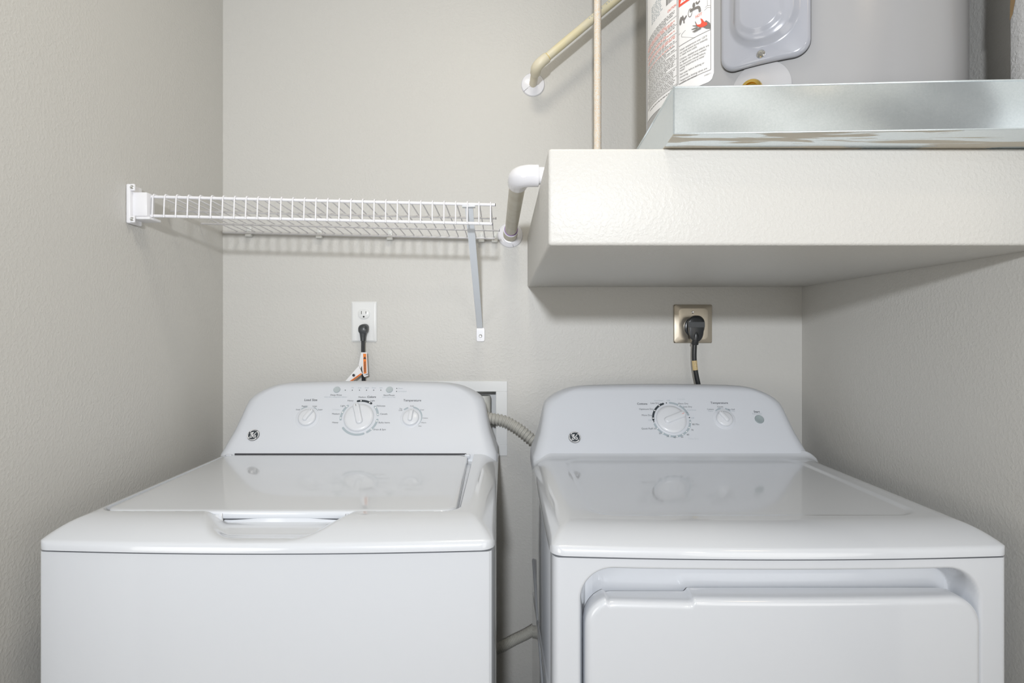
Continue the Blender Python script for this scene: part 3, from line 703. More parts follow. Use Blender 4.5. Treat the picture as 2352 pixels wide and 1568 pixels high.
# ------------------------------------------------------------------ outlets and cords
def wx(px, d=YB): return (px - VX) / F * d
def wz(py, d=YB): return CZ + (VY - py) / F * d
pc = (wx(837), wz(738.5))
dup = thing('duplex_outlet', 'white duplex wall outlet above the washer', 'outlet', (pc[0], YB, pc[1]))
plt = MB().rings([(*pc, 0.0725, 0.1155, 0.003, 0.0005), (*pc, 0.0725, 0.1155, 0.003, 0.003), (*pc, 0.0655, 0.1085, 0.003, 0.0055), (*pc, 0.064, 0.107, 0.003, 0.0058)], wallmap).build('wall_plate', M['outlet'], dup, sharp=20)
for dzc in (0.0232, -0.0232):
    zc = pc[1] + dzc - 0.001
    rc = MB().rings([(pc[0], zc, 0.034, 0.0285, 0.0135, 0.0056), (pc[0], zc, 0.034, 0.0285, 0.0135, 0.0082), (pc[0], zc, 0.0325, 0.027, 0.0128, 0.0088)], wallmap, 10, 4).build('receptacle', M['outlet'], dup, sharp=40)
    for sx_, hh in ((-0.0064, 0.0085), (0.0062, 0.0070)):
        MB().box(pc[0] + sx_ - 0.0008, pc[0] + sx_ + 0.0008, YB - 0.0091, YB - 0.0085, zc + 0.0035 - hh / 2, zc + 0.0035 + hh / 2).build('slot', M['slot'], rc, smooth=False)
    MB().rings([(pc[0], zc - 0.0082, 0.0050, 0.0048, 0.0022, 0.0085), (pc[0], zc - 0.0082, 0.0050, 0.0048, 0.0022, 0.0091)], wallmap, 4, 2).build('ground_hole', M['slot'], rc)
MB().lathe([(0.003, 0), (0.003, 0.001), (0.0003, 0.0012)], Matrix.Translation((pc[0], YB - 0.0058, pc[1])) @ Matrix.Rotation(PI / 2, 4, 'X'), 12).build('screw', M['outlet'], dup)

wcx, wcz = wx(833, 1.672), wz(757, 1.672)
wcord = thing('washer_power_cord', 'black grounded plug and cord hanging from the white outlet, with orange warning tag', 'power cord', (wcx, 1.68, wcz))
yp = YB - 0.0092
def cordmap(u, v, h): return Vector((wcx + u, yp - h, wcz + v))
pl = MB().rings([(0.002, 0.004, 0.024, 0.026, 0.011, 0.0), (0.001, 0.002, 0.027, 0.029, 0.012, 0.006), (0, 0.001, 0.027, 0.028, 0.012, 0.016), (0, 0, 0.022, 0.024, 0.010, 0.022), (0, 0, 0.012, 0.014, 0.006, 0.0245)], cordmap, 8, 6)
pl.tube([(wcx, yp - 0.012, wcz - 0.004), (wcx - 0.0003, yp - 0.014, wcz - 0.018), (wcx - 0.0004, yp - 0.014, wcz - 0.030)], [0.0115, 0.0085, 0.0068], 16)
for k in range(3): pl.tube([(wcx, yp - 0.014, wcz - 0.0225 - k * 0.0035), (wcx, yp - 0.014, wcz - 0.0243 - k * 0.0035)], 0.0078, 16)
pl.build('plug', M['blackgrey'], wcord, sharp=40)
cbm = MB()
for ox in (-0.0032, 0.0, 0.0032):
    cbm.tube(smooth_path([(wcx + ox, yp - 0.014, wcz - 0.028), (wcx + ox, yp - 0.014, wcz - 0.09), (wcx + ox + 0.0012, yp - 0.013, wcz - 0.15), (wcx + ox + 0.002, yp - 0.012, wcz - 0.22), (wcx + ox, yp - 0.015, wcz - 0.33)], 6), 0.0023, 8)
cbm.build('cable', M['black'], wcord, sharp=60)
# folded warning tag
T0 = P(829, 809, 1.668); yt = 1.6655
def tq(pts, y=None): return [P(p[0], p[1], p[2] if len(p) > 2 else yt) for p in pts]
tg = MB(); q = tq([(829, 809), (842.5, 809), (845, 860), (834, 862), (832, 850)]); tg.add([*q, *[v + Vector((0, 0.0008, 0)) for v in q]], [(0, 1, 2, 3, 4), (9, 8, 7, 6, 5)] + [(i, (i + 1) % 5, 5 + (i + 1) % 5, 5 + i) for i in range(5)])
q = tq([(824, 840, 1.664), (832.5, 858, 1.664), (800, 881.5, 1.650), (793.5, 874.5, 1.650)]); tg.add([*q, *[v + Vector((0, 0.0008, 0)) for v in q]], [(0, 1, 2, 3), (7, 6, 5, 4)] + [(i, (i + 1) % 4, 4 + (i + 1) % 4, 4 + i) for i in range(4)])
q = tq([(832, 808), (829, 811), (823.5, 838), (828, 846), (832, 838)]); tg.add([v + Vector((0, 0.0012, 0)) for v in q], [(0, 1, 2, 3, 4)])
q = tq([(834, 862), (845, 858), (846, 862), (837, 866)]); tg.add(q, [(0, 1, 2, 3)])
tgo = tg.build('warning_tag', M['paper'], wcord, smooth=False); tgo['label'] = 'white folded tag with orange bands'
ot = MB(); q = tq([(834.2, 812), (841.2, 812), (841.8, 857), (835.6, 858)], 0); ot.add([v - Vector((0, 0.0008, 0)) for v in q], [(0, 1, 2, 3)])
q = tq([(829.8, 856, 1.664), (831.5, 859.5, 1.664), (801, 881, 1.650), (798.5, 878, 1.650)]); ot.add([v - Vector((0, 0.0008, 0)) for v in q], [(0, 1, 2, 3)])
ot.build('orange_band', M['orange'], tgo, smooth=False)
inkm = MB()
def place_text(mb, body, size, origin, right, up, lift=0.0, align='CENTER', bold=0.0):
    v, f = text_geo(body, size, align, bold * size); right = right.normalized(); up = up.normalized(); n = right.cross(up)
    mb.add([origin + right * p.x + up * p.y + n * lift for p in v], f)
pa, pb = P(838, 833, yt), P(838, 812, yt)
place_text(inkm, 'WARNING', 0.0062, P(838, 842, yt) - Vector((0, 0.0012, 0)), Vector((0, 0, 1)) * -1 + Vector((0.012, 0, 0)), Vector((1, 0, 0)), 0, 'CENTER', 0.02)
tri = [P(838, 818, yt), P(834.8, 824, yt), P(841.2, 824, yt)]; inkm.add([v - Vector((0, 0.0012, 0)) for v in tri], [(0, 1, 2)])
r2 = P(800, 879.5, 1.650) - P(831, 857.5, 1.664)
place_text(inkm, 'WARNING', 0.0055, (P(815.5, 868.7, 1.657)) - Vector((0, 0.0014, 0)), -r2, Vector((0.55, 0, 0.83)), 0, 'CENTER', 0.02)
cc = P(812.5, 861.5, 1.6565) - Vector((0, 0.0014, 0))
inkm.add([cc + Vector((0.004 * math.cos(2 * PI * k / 12), 0, 0.004 * math.sin(2 * PI * k / 12))) for k in range(12)], [tuple(range(12))])
inkm.build('tag_print', M['ink'], tgo, smooth=False)['kind'] = 'stuff'

dc_ = (wx(1590.5), wz(743.5))
dout = thing('dryer_outlet', 'square champagne metal outlet plate on the back wall above the dryer', 'outlet', (dc_[0], YB, dc_[1]))
MB().rings([(*dc_, 0.110, 0.110, 0.004, 0.0005), (*dc_, 0.110, 0.110, 0.004, 0.003), (*dc_, 0.107, 0.107, 0.006, 0.006), (*dc_, 0.084, 0.090, 0.012, 0.0082), (*dc_, 0.080, 0.086, 0.010, 0.0084)], wallmap, 6, 8).build('wall_plate', M['bronze'], dout, sharp=30)
dzc = wz(751)
MB().lathe([(0.029, 0.006), (0.029, 0.012), (0.027, 0.0135), (0.0003, 0.0135)], Matrix.Translation((wx(1592), YB, dzc)) @ Matrix.Rotation(PI / 2, 4, 'X'), 32).build('receptacle', M['black'], dout, sharp=40)
MB().lathe([(0.0038, 0), (0.0038, 0.0012), (0.0026, 0.002), (0.0003, 0.0018)], Matrix.Translation((wx(1589), YB - 0.0084, wz(717))) @ Matrix.Rotation(PI / 2, 4, 'X'), 14).build('screw', M['steel'], dout)

dx0, dz0 = wx(1600, 1.64), wz(752, 1.64)
dcord = thing('dryer_power_cord', 'thick black plug and cord hanging from the metal outlet, with tan label', 'power cord', (dx0, 1.66, dz0))
ypd = YB - 0.0138
def dmap(u, v, h): return Vector((wx(1595) + (dx0 - wx(1595)) * min(1, h / 0.045) + u, ypd - h, dz0 + v))
pg = MB().rings([(0, 0.001, 0.048, 0.054, 0.023, 0.0), (0, 0.0, 0.048, 0.058, 0.023, 0.012), (0, 0, 0.044, 0.060, 0.021, 0.014), (0, 0, 0.044, 0.062, 0.021, 0.018), (0, 0, 0.047, 0.066, 0.022, 0.0195), (0, -0.002, 0.047, 0.072, 0.021, 0.034), (0, -0.004, 0.046, 0.072, 0.020, 0.040), (0, -0.005, 0.042, 0.068, 0.018, 0.0435), (0, -0.005, 0.036, 0.062, 0.016, 0.0445)], dmap, 8, 6)
# taper the head towards the cord
for v in pg.v:
    k = max(0.0, (dz0 + 0.004 - v.z) / 0.046); v.x = dx0 + (v.x - dx0) * (1 - 0.30 * min(1, k))
pg.build('plug', M['black'], dcord, sharp=35)
bd = MB().rings([(0, 0.008, 0.047, 0.016, 0.002, 0.0440), (0, 0.008, 0.046, 0.015, 0.002, 0.0462)], dmap, 3, 4).build('grip_band', M['blackgrey'], dcord)
cy = ypd - 0.033
MB().tube([(dx0, cy - 0.008, dz0 - 0.012), (dx0, cy - 0.007, dz0 - 0.022), (dx0 - 0.0005, cy, dz0 - 0.046)], [0.004, 0.0085, 0.0098], 18).build('strain_relief', M['black'], dcord)
cpts = smooth_path([(dx0 - 0.001, cy, dz0 - 0.040), P(1594.5, 815, cy), P(1596, 840, cy), P(1600, 865, cy), P(1605, 888, cy), P(1613, 930, cy + 0.005), (wx(1625), 1.655, 0.80)], 8)
MB().tube(cpts, 0.0066, 16).build('cable', M['black'], dcord, sharp=60)
i0 = min(range(len(cpts)), key=lambda i: abs(cpts[i].z - wz(828, cy))); i1 = min(range(len(cpts)), key=lambda i: abs(cpts[i].z - wz(850, cy)))
lt = MB().tube(cpts[i0:i1 + 1], 0.0070, 16).build('cord_label', M['yellowtag'], dcord); lt['label'] = 'tan wrap-around cord label'
lk = MB()
for k in range(7):
    c = cpts[i0].lerp(cpts[i1], (k + 0.7) / 7.6)
    for j in range(3):
        x0_ = -0.0042 + j * 0.003 + rnd.uniform(-.0004, .0004); lk.box(c.x + x0_, c.x + x0_ + rnd.uniform(0.0012, 0.0024), c.y - 0.0074 + abs(x0_) * 0.12, c.y - 0.0060, c.z - 0.0006, c.z + 0.0006)
lk.build('label_print', M['inkgrey'], lt, smooth=False)['kind'] = 'stuff'

# ------------------------------------------------------------------ pipes
def split_disc(x, z, r, rin, cut_deg, nm, parent):
    b = Matrix.Translation((x, YB, z)) @ Matrix.Rotation(PI / 2, 4, 'X')
    o = MB().lathe([(r, 0.0005), (r, 0.002), (r * 0.94, 0.005), (rin * 1.25, 0.008), (rin, 0.008)], b, 48).build(nm, M['pvc'], parent, sharp=40)
    a = math.radians(cut_deg); dv = Vector((math.sin(a), 0, math.cos(a))); s = Vector((math.cos(a), 0, -math.sin(a)))
    c = Vector((x, YB, z)); w_ = 0.0004
    build('split_line', [c + dv * rin + s * w_ - Vector((0, .0084, 0)), c + dv * rin - s * w_ - Vector((0, .0084, 0)), c + dv * r * .94 - s * w_ - Vector((0, .0055, 0)), c + dv * r * .99 - s * w_ - Vector((0, .0028, 0)), c + dv * r * .99 + s * w_ - Vector((0, .0028, 0)), c + dv * r * .94 + s * w_ - Vector((0, .0055, 0))], [(0, 1, 2, 5), (5, 2, 3, 4)], M['gap'], o)
    return o
# yellow supply pipe
yx, yz = wx(1224), wz(195); yd = 1.582
ysup = thing('yellow_water_pipe', 'yellow plastic water pipe rising diagonally from a round white wall flange', 'pipe', (yx, YB, yz))
split_disc(yx, yz, 0.0338, 0.0125, 232, 'wall_flange', ysup)
E0 = Vector((yx + 0.003, yd, yz)); up = Vector((1, 0, 0.8355)).normalized()
MB().tube([(yx, YB - 0.001, yz), (yx + 0.002, yd + 0.03, yz)], 0.0109, 20).build('stub', M['cpvc_fit'], ysup)
ep = [E0 + Vector((0, 0.040, 0)), E0 + Vector((0, 0.0385, 0)), E0 + Vector((0, 0.018, 0))] 
arc_ = []
for i in range(1, 9):
    a = PI / 2 * i / 9; arc_.append(E0 + Vector((0, 0.018 * (1 - math.sin(a)), 0)) + up * 0.018 * (1 - math.cos(a)))
pe = ep + arc_ + [E0 + up * 0.018, E0 + up * 0.036, E0 + up * 0.0375]
MB().tube(pe, [0.0135] + [0.0142] * (len(pe) - 2) + [0.0135], 24).build('elbow', M['cpvc_fit'], ysup, sharp=50)
MB().tube([E0 + up * 0.030, E0 + up * 0.74], 0.0111, 20).build('pipe', M['cpvc'], ysup)
MB().tube([E0 + up * 0.0370, E0 + up * 0.0395], 0.0119, 20).build('glue_line', mat('amber_cement', (0.72, 0.52, 0.10), 0.3), ysup)
pm = MB()
for k in range(14):          # worn line of print along the pipe
    t0 = 0.185 + k * 0.0085
    if rnd.random() < .2: continue
    n0 = Vector((0, -1, 0)); s_ = up.cross(n0).normalized()
    if s_.z < 0: s_ = -s_
    c = E0 + up * t0; l = rnd.uniform(.002, .0045)
    nn = (n0 * 0.9 + s_ * 0.35).normalized(); tt = up.cross(nn).normalized()
    for a_, b_ in ((0, .0012), (.0018, .003)):
        pm.add([c + nn * 0.01125 + up * a_ + tt * .002, c + nn * 0.01125 + up * b_ + tt * .002, c + nn * 0.01125 + up * b_ - tt * .002, c + nn * 0.01125 + up * a_ - tt * .002], [(0, 1, 2, 3)])
pm.build('worn_print', M['panelgrey'], ysup, smooth=False)['kind'] = 'stuff'
# painted riser in front of it
vx_, vy_ = (1372.5 - VX) / F * 1.5, 1.5
vr = MB(); pts = []; rr = []
for i in range(120):
    z = PZ1 + 0.0005 + (ZC - PZ1 - 0.001) * i / 119; pts.append((vx_, vy_, z)); rr.append(0.0094 + rnd.uniform(-0.00025, 0.00025))
o = vr.tube(pts, rr, 14).build('painted_riser', M['paintpipe'])
tag(o, 'thin vertical riser pipe with blotchy white and tan paint, standing on the platform', 'pipe')
# white pan drain
drn = thing('pan_drain_pipe', 'beige pipe with glossy white elbow at the platform edge and round wall flange', 'pipe', (0.0187, YB, 1.5148))
q0 = Vector((0.0187, YB - 0.001, 1.5148)); q1 = Vector((0.029, 1.137, 1.5345)); dv = (q1 - q0).normalized()
split_disc(0.0187, 1.5148, 0.036, 0.0185, 165, 'wall_flange', drn)
MB().tube([q0, q0.lerp(q1, 0.125), q0.lerp(q1, 0.13)], [0.0205, 0.0205, 0.0185], 24).build('coupling', M['pvc_old'], drn, sharp=50)
MB().tube([q0.lerp(q1, 0.128), q0.lerp(q1, 0.134)], 0.0207, 24).build('coupling_rim', M['pvc'], drn, sharp=50)
MB().tube([q0.lerp(q1, 0.133), q0.lerp(q1, 0.137)], 0.0186, 24).build('primer_ring', M['primer'], drn)
MB().tube([q0.lerp(q1, 0.12), q0.lerp(q1, 0.95)], 0.0167, 24).build('pipe', M['pvc_old'], drn)
hx_ = Vector((1, 0, 0)); R_ = 0.024
c0 = q1 - dv * R_; ep = [c0 - dv * 0.022, c0 - dv * 0.021]
for i in range(11):
    a = PI / 2 * i / 10; ep.append(q1 - dv * R_ * (1 - math.sin(a)) + hx_ * R_ * (1 - math.cos(a)))
ep += [q1 + hx_ * 0.0375, q1 + hx_ * 0.0385]
MB().tube(ep, [0.0195] + [0.0210] * (len(ep) - 2) + [0.0195], 28).build('elbow', M['pvc'], drn, sharp=50)['label'] = 'glossy white elbow'

# ------------------------------------------------------------------ water heater in its pan
yaw = 0.042
pan = thing('drip_pan', 'galvanized sheet-metal drip pan under the water heater, overhanging the platform edge', 'drip pan', (0.53, 1.13, PZ1))
fu = Vector((1, -yaw, 0)).normalized(); fv = Vector((yaw, 1, 0)).normalized(); c0 = Vector((0.2416, 0.841, 0))
PW, PD, PH, TK = 0.592, 0.62, 0.0675, 0.0012
def pp(u, v, z): return c0 + fu * u + fv * v + Vector((0, 0, PZ1 + z))
def pbox(mb, u0, u1, v0, v1, z0, z1):
    q = [pp(u, v, z) for z in (z0, z1) for u, v in ((u0, v0), (u1, v0), (u1, v1), (u0, v1))]
    mb.add(q, [(3, 2, 1, 0), (4, 5, 6, 7), (0, 1, 5, 4), (1, 2, 6, 5), (2, 3, 7, 6), (3, 0, 4, 7)])
m_ = MB(); pbox(m_, 0, PW, 0, PD, 0.0003, 0.0015); m_.build('pan_bottom', M['galv_under'], pan, smooth=False)
# front wall: slightly wavy sheet
NXp, NZp = 120, 10; U, V = np.meshgrid(np.linspace(0, PW, NXp), np.linspace(0.0015, PH, NZp), indexing='ij')
wob = 0.0012 * np.sin(U * 23) * np.sin(V * 50) + 0.0022 * np.sin(U * 9 + 1) * (V / PH)
Pn = [[pp(U[i, j], -0.0003 + wob[i, j], V[i, j]) for j in range(NZp)] for i in range(NXp)]
grid_obj('front_wall', np.array([[p.x for p in r] for r in Pn]), np.array([[p.y for p in r] for r in Pn]), np.array([[p.z for p in r] for r in Pn]), M['galv'], pan)
m_ = MB(); pbox(m_, 0, TK, 0.0005, PD, 0.0015, PH); m_.build('side_wall', M['galv'], pan, smooth=False)
m_ = MB(); pbox(m_, PW - TK, PW, 0.0005, PD, 0.0015, PH); m_.build('side_wall', M['galv'], pan, smooth=False)
m_ = MB(); pbox(m_, TK, PW - TK, PD - TK, PD, 0.0015, PH); m_.build('rear_wall', M['galv'], pan, smooth=False)
hem = MB(); hem.tube([pp(0.001 + (PW - 0.002) * i / 40, 0.0 + 0.0022 * math.sin((PW * i / 40) * 9 + 1), PH) for i in range(41)], 0.0014, 8)
hem.tube([pp(0, 0, PH), pp(0, PD, PH)], 0.0014, 8); hem.tube([pp(0, 0.0005, 0.001), pp(0, 0.0005, PH)], 0.0012, 8)
hem.tube([pp(0.0 + PW * i / 40, 0, 0.0012) for i in range(41)], 0.0012, 8)
hem.build('rolled_hem', M['galv'], pan)

MB().tube([q1 + hx_ * 0.0386, Vector((0.253, q1.y, q1.z))], 0.0167, 20).build('drain_spout', M['pvc'], pan)

HXc, HYc, HR = 0.558, 1.152, 0.2733
heater = thing('water_heater', 'grey cylindrical water heater standing in the metal pan on the platform', 'water heater', (HXc, HYc, PZ1 + 0.002))
hb = MB().lathe([(HR - 0.006, PZ1 + 0.002), (HR, PZ1 + 0.008), (HR, 2.30), (HR - 0.02, 2.315), (0.01, 2.32)], Matrix.Translation((HXc, HYc, 0)), 160).build('tank_jacket', M['heater'], heater, sharp=40)
def hc(u, z, h=0.0): t = u / HR; return Vector((HXc + (HR + h) * math.sin(t), HYc - (HR + h) * math.cos(t), z))
def hpx(px, py):
    """(arc length, height) where a sight line meets the tank"""
    k = (px - VX) / F; a = k * k + 1; b = -2 * (k * HXc + HYc); c = HXc ** 2 + HYc ** 2 - HR ** 2
    d = (-b - math.sqrt(max(0, b * b - 4 * a * c))) / (2 * a)
    return HR * math.atan2(k * d - HXc, HYc - d), CZ + (VY - py) / F * d
# jacket seam near the left outline
sl = hpx(1487.5, 100)[0] - 0.010
# label sheet
uR, zB = hpx(1640, 184); uL = hpx(1488.2, 250)[0]; zTop = 2.06; rcn = 0.012
lab = MB(); n = 60; v = []; f = []
for i in range(n + 1):
    u = uL + (uR - uL) * i / n; e = max(0, u - (uR - rcn)); zb = zB + rcn - math.sqrt(max(rcn * rcn - e * e, 0))
    for z in (zb, zTop): v += [hc(u, z, 0.0004)]
for i in range(n): f.append((2 * i, 2 * i + 2, 2 * i + 3, 2 * i + 1))
lab = MB().add(v, f).build('safety_label', M['paper'], heater, smooth=True, sharp=None); lab['label'] = 'white printed safety label'
LB = {}
def lb(ink): return LB.setdefault(ink, MB())
def lpoly(pts, ink, h=0.0009):
    q = [hpx(*p) for p in pts]; lb(ink).add([hc(u, z, h) for u, z in q], [tuple(range(len(q)))])
def lline(u0, u1, z, wd, ink, h=0.0008, z1=None):
    n = max(1, int(abs(u1 - u0) / 0.01)); v = []; f = []
    for i in range(n + 1):
        u = u0 + (u1 - u0) * i / n; zc_ = z if z1 is None else z + (z1 - z) * i / n
        v += [hc(u, zc_ - wd / 2, h), hc(u, zc_ + wd / 2, h)]
    for i in range(n): f.append((2 * i, 2 * i + 2, 2 * i + 3, 2 * i + 1))
    lb(ink).add(v, f)
def lvert(u, z0, z1, wd, ink): lb(ink).add([hc(u - wd / 2, z0, .0008), hc(u + wd / 2, z0, .0008), hc(u + wd / 2, z1, .0008), hc(u - wd / 2, z1, .0008)], [(0, 1, 2, 3)])
def ltext(body, u, z, width, ink, h=0.0009, size=None, bold=0.0):
    v, f = text_geo(body, 1.0, 'LEFT', bold); wd = max(p.x for p in v); k = size if size else width / wd
    lb(ink).add([hc(u + p.x * k, z + p.y * k, h) for p in v], f); return k
# right column
ub0 = hpx(1559.5, 150)[0]; ub1 = hpx(1633, 150)[0]; zb0 = hpx(1633, 160)[1]; zb1 = hpx(1633, 68)[1]; zt1 = hpx(1558, 19)[1]
lvert(ub0, zb0, zTop - .02, 0.0008, 'inkgrey'); lvert(ub1, zb0, zTop - .02, 0.0008, 'inkgrey'); lline(ub0, ub1, zb0, 0.0008, 'inkgrey'); lline(ub0, ub1, zb1, 0.0008, 'inkgrey')
lb('red').add([hc(ub0 + (ub1 - ub0) * i / 8, z, .0007) for i in range(9) for z in (zt1, zt1 + 0.022)], [(2 * i, 2 * i + 2, 2 * i + 3, 2 * i + 1) for i in range(8)])
tu = ub0 + 0.012; lb('paper').add([hc(tu - .008, zt1 + .004, .001), hc(tu + .008, zt1 + .004, .001), hc(tu, zt1 + .018, .001)], [(0, 1, 2)])
lb('red').add([hc(tu - .001, zt1 + .0065, .0013), hc(tu + .001, zt1 + .0065, .0013), hc(tu + .001, zt1 + .0145, .0013), hc(tu - .001, zt1 + .0145, .0013)], [(0, 1, 2, 3)])
ltext('DANGER', ub0 + 0.024, zt1 + 0.011, (ub1 - ub0) - 0.03, 'paper', bold=0.02)
rows = [('Water temperature over 125°F', 116), ('can cause severe burns instantly', 122.5), ('or death from scalds.', 128.5), ('Children, disabled and elderly are', 137.5), ('at highest risk of being scalded.', 144), ('See instruction manual before', 151), ('setting temperature at water', 157), ('heater.', 163), ('Feel water before bathing or', 171.5), ('showering.', 178), ('Temperature limiting valves are', 186), ('available, see manual.', 192)]
kk = None; ut = hpx(1562.3, 150)[0]; wfull = hpx(1629, 150)[0] - ut
v_, f_ = text_geo('Children, disabled and elderly are', 1.0); kk = wfull / max(p.x for p in v_)
for s_, y_ in rows: ltext(s_, ut, hpx(1563, y_)[1], 0, 'inkgrey', size=kk, bold=0.004)
ltext('AX00017-1', hpx(1618, 170)[0], zb0 - 0.006, hpx(1634, 170)[0] - hpx(1618, 170)[0], 'inkgrey')
# pictogram: tap, tub and scalded hand
def C(x, y): return (1480 + x / 5.6, y / 5.6)
def ell(cx, cy, rx, ry, rot, n=18):
    r = math.radians(rot); return [C(cx + rx * math.cos(t) * math.cos(r) - ry * math.sin(t) * math.sin(r), cy + rx * math.cos(t) * math.sin(r) + ry * math.sin(t) * math.cos(r)) for t in [2 * PI * k / n for k in range(n)]]
lpoly(ell(592, 166, 26, 58, 8), 'inkgrey', .0008); lpoly(ell(594, 166, 19, 50, 8), 'paper', .001)
lpoly([C(*p) for p in ((588, 128), (640, 100), (698, 76), (722, 84), (732, 112), (734, 146), (706, 160), (700, 120), (688, 110), (640, 132), (592, 168))], 'inkgrey', .0012)
lpoly(ell(472, 272, 15, 56, 8), 'inkgrey'); lpoly(ell(640, 70, 17, 36, 8), 'inkgrey')
for pts in (((488, 215), (502, 196), (516, 236), (546, 192), (550, 212), (520, 262), (524, 296), (506, 300), (506, 262), (486, 262)), ((660, 38), (676, 14), (688, 36), (712, 4), (722, 16), (694, 56), (672, 58))): lpoly([C(*p) for p in pts], 'inkgrey')
def lstroke(pts, wpx, ink='inkgrey', h=.0009):
    for a, b in zip(pts, pts[1:]):
        a = Vector((*C(*a), 0)); b = Vector((*C(*b), 0)); t = (b - a).normalized(); q = Vector((-t.y, t.x, 0)) * wpx / 2
        lpoly([(p.x, p.y) for p in (a + q, b + q, b - q, a - q)], ink, h)
lstroke([(446, 452), (815, 72), (855, 70)], 0.6); lstroke([(655, 488), (484, 476), (482, 448), (500, 425), (812, 100), (855, 97)], 0.6); lstroke([(815, 72), (815, 0)], 0.6)
ltext('HOT', hpx(*C(662, 225))[0], hpx(*C(664, 222))[1], hpx(*C(748, 200))[0] - hpx(*C(662, 225))[0], 'redsoft', .0013, bold=0.02)
for pts in (((860, 372), (852, 300), (800, 262), (770, 290), (760, 350), (800, 370)), ((612, 378), (612, 386), (680, 372), (700, 352), (676, 350)), ((626, 330), (626, 338), (690, 346), (692, 326)), ((624, 408), (630, 416), (712, 372), (716, 352)), ((640, 416), (648, 420), (735, 372), (730, 350)), ((656, 280), (664, 278), (690, 330), (676, 340)), ((726, 238), (748, 246), (790, 300), (760, 312))): lpoly([C(*p) for p in pts], 'inkgrey', .0012)
lpoly([C(*p) for p in ((668, 300), (690, 322), (730, 312), (742, 286), (728, 240), (756, 252), (776, 282), (812, 292), (816, 320), (780, 344), (730, 356), (700, 346), (680, 328))], 'red', .0015)
# left column: warning table too fine to read
uc1 = hpx(1553.5, 150)[0]; uc0 = uL + 0.004
lvert(uc1 + 0.002, hpx(1553, 197)[1], zTop - .02, 0.0007, 'inkgrey'); lvert(uc1 + 0.0045, hpx(1553, 197)[1], zTop - .02, 0.0007, 'inkgrey')
ltext('CAUTION', hpx(1534, 24)[0], hpx(1545, 18)[1], hpx(1554, 10)[0] - hpx(1534, 24)[0], 'redsoft', bold=0.02)
y_ = 22.0; k = 0
while y_ < 194:
    z = hpx(1553, y_)[1]; red = (40 < y_ < 52) or (62 < y_ < 70) or (79 < y_ < 86) or (93 < y_ < 102)
    if k % 5 == 4: lline(uc0, uc1 + 0.002, z, 0.0006, 'inkgrey')
    else:
        u = uc0 + rnd.uniform(0, 0.01); end = uc1 - rnd.choice((0.003, 0.004, 0.008, 0.03)); ink = 'redsoft' if red else 'inkgrey'
        while u < end:
            l = rnd.uniform(0.004, 0.014); lline(u, min(u + l, end), z, 0.0013 if red else 0.00105, ink); u += l + rnd.uniform(0.0015, 0.0028)
    y_ += 3.9; k += 1
lline(uc0, uc1 + 0.0045, hpx(1553, 197)[1], 0.0008, 'inkgrey')
u = uc0 + 0.02
while u < uc1 - 0.01: l = rnd.uniform(.004, .01); lline(u, u + l, hpx(1553, 205)[1], 0.0014, 'inkgrey'); u += l + .0022
for k in range(9):                                             # pale print and bar marks at the top
    z = hpx(1553, -4 - k * 5)[1]; u = uc0 + 0.03
    while u < uc1 - 0.05: l = rnd.uniform(.004, .01); lline(u, u + l, z, 0.0012, 'panelgrey'); u += l + .003
ub = hpx(1531, 10)[0]; zb_ = hpx(1531, 14)[1]
for k in range(12): lvert(ub + k * 0.0018, zb_, zb_ + 0.016, rnd.choice((0.0006, 0.0011)), 'inkgrey')
for ink, mb in LB.items(): mb.build('label_print', M[ink], lab, smooth=False)['kind'] = 'stuff'

# access cover: pressed sheet with a raised oval
ua, ub_ = hpx(1660, 120)[0], hpx(1862, 90)[0]; zl = hpx(1690, 166)[1]; cw = ub_ - ua; cu_ = (ua + ub_) / 2; chh = 0.34; cv_ = zl + chh / 2
i0u, i1u = hpx(1690, 80)[0], hpx(1828, 60)[0]; iw = i1u - i0u; icu = (i0u + i1u) / 2; izb = hpx(1752, 106)[1]; ih = 0.24; icv = izb + ih / 2
j0u, j1u = hpx(1706, 60)[0], hpx(1797, 50)[0]; jw = j1u - j0u; jcu = (j0u + j1u) / 2; jzb = hpx(1752, 83)[1]; jh = 0.20; jcv = jzb + jh / 2
rl = [(cu_, cv_, cw - .004, chh - .004, .022, 0.0), (cu_, cv_, cw, chh, .024, .003), (cu_, cv_, cw - .001, chh - .001, .024, .006), (cu_, cv_, cw - .006, chh - .006, .022, .0095), (cu_, cv_, cw - .014, chh - .014, .019, .0105),
      (icu, icv, iw + .016, ih + .016, (iw + .016) / 2, .0108), (icu, icv, iw + .008, ih + .008, (iw + .008) / 2, .0118), (icu, icv, iw - .004, ih - .004, iw / 2 - .002, .018), (icu, icv, iw - .010, ih - .010, iw / 2 - .005, .020),
      (jcu, jcv, jw + .012, jh + .012, (jw + .012) / 2, .0205), (jcu, jcv, jw + .004, jh + .004, (jw + .004) / 2, .0215), (jcu, jcv, jw - .004, jh - .004, jw / 2 - .002, .0245), (jcu, jcv, jw - .010, jh - .010, jw / 2 - .005, .0252)]
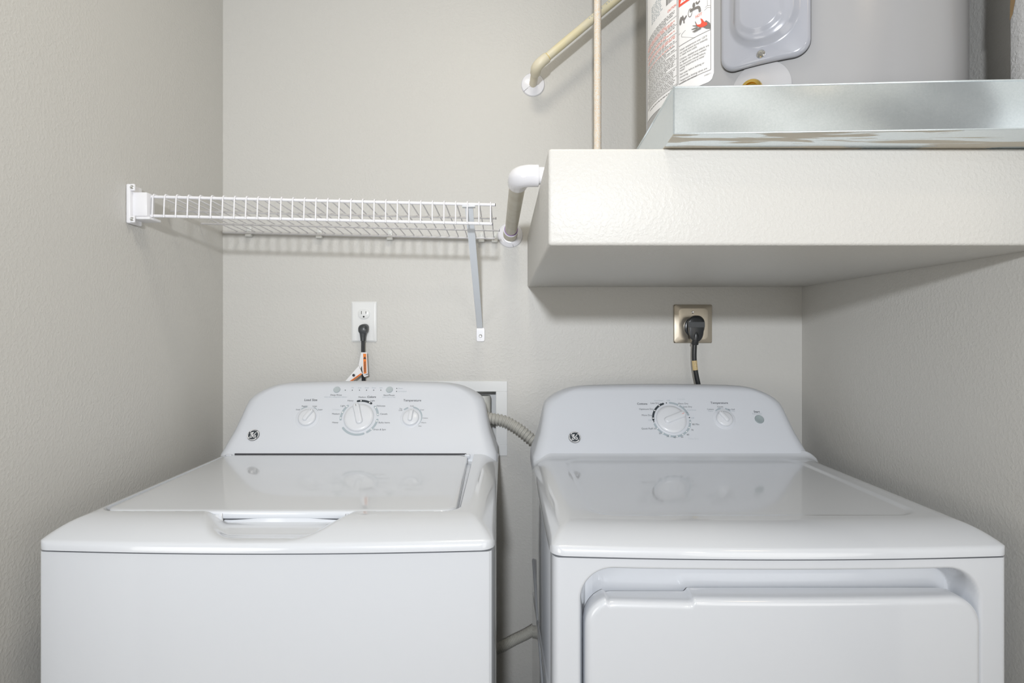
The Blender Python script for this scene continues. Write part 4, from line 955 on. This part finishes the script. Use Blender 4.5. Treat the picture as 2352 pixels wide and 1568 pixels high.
cov = MB().rings(rl, lambda u, v, h: hc(u, v, h), 14, 20).build('access_cover', M['cover'], heater, sharp=None); cov['label'] = 'pressed blue-grey access cover'
MB().rings([(cu_, cv_, cw + .001, chh + .001, .0245, .0005), (cu_, cv_, cw + .001, chh + .001, .0245, .0028), (cu_, cv_, cw - .004, chh - .004, .022, .0029)], lambda u, v, h: hc(u, v, h), 14, 20).build('cover_gasket', M['slot'], heater)
def outward(u, z, h):
    t = u / HR; n = Vector((math.sin(t), -math.cos(t), 0)); s = Vector((math.cos(t), math.sin(t), 0)); p = hc(u, z, h); up_ = Vector((0, 0, 1))
    return Matrix(((s.x, up_.x, n.x, p.x), (s.y, up_.y, n.y, p.y), (s.z, up_.z, n.z, p.z), (0, 0, 0, 1)))
us, zs_ = hpx(1751, 130)
MB().lathe([(0.0062, 0), (0.0062, 0.0016), (0.0045, 0.0034), (0.0018, 0.0036), (0.0014, 0.0026), (0.0003, 0.0026)], outward(us, zs_, 0.0105), 20).build('screw', M['steel'], cov)
# drain valve below it
uv, zv = hpx(1747, 205)
rl = [(uv, zv, .088, .088, .0438, .0003), (uv, zv, .088, .088, .0438, .0012), (uv, zv, .085, .085, .0424, .0018)]
MB().rings(rl, lambda u, v, h: hc(u, v, h), 16, 2).build('valve_plate', mat('pale_plate', (0.42, 0.42, 0.435), 0.4), heater, sharp=40)
uv, zv = hpx(1735, 219); om = outward(uv, zv, 0.001)
vb = MB().lathe([(0.012, 0), (0.012, 0.018), (0.0165, 0.020), (0.0165, 0.026), (0.015, 0.029), (0.0105, 0.0295), (0.0095, 0.026), (0.006, 0.0255), (0.0045, 0.030), (0.0003, 0.031)], om, 28).build('drain_valve', M['brass'], heater, sharp=40)
MB().box(0.010, 0.030, -0.007, 0.004, 0.008, 0.020, 0.003, 2, om).build('valve_handle', M['black'], vb)
# jacket seam
MB().tube([hc(sl, PZ1 + 0.01, 0.0), hc(sl, 2.29, 0.0)], 0.0012, 6).build('jacket_seam', M['heater'], heater)
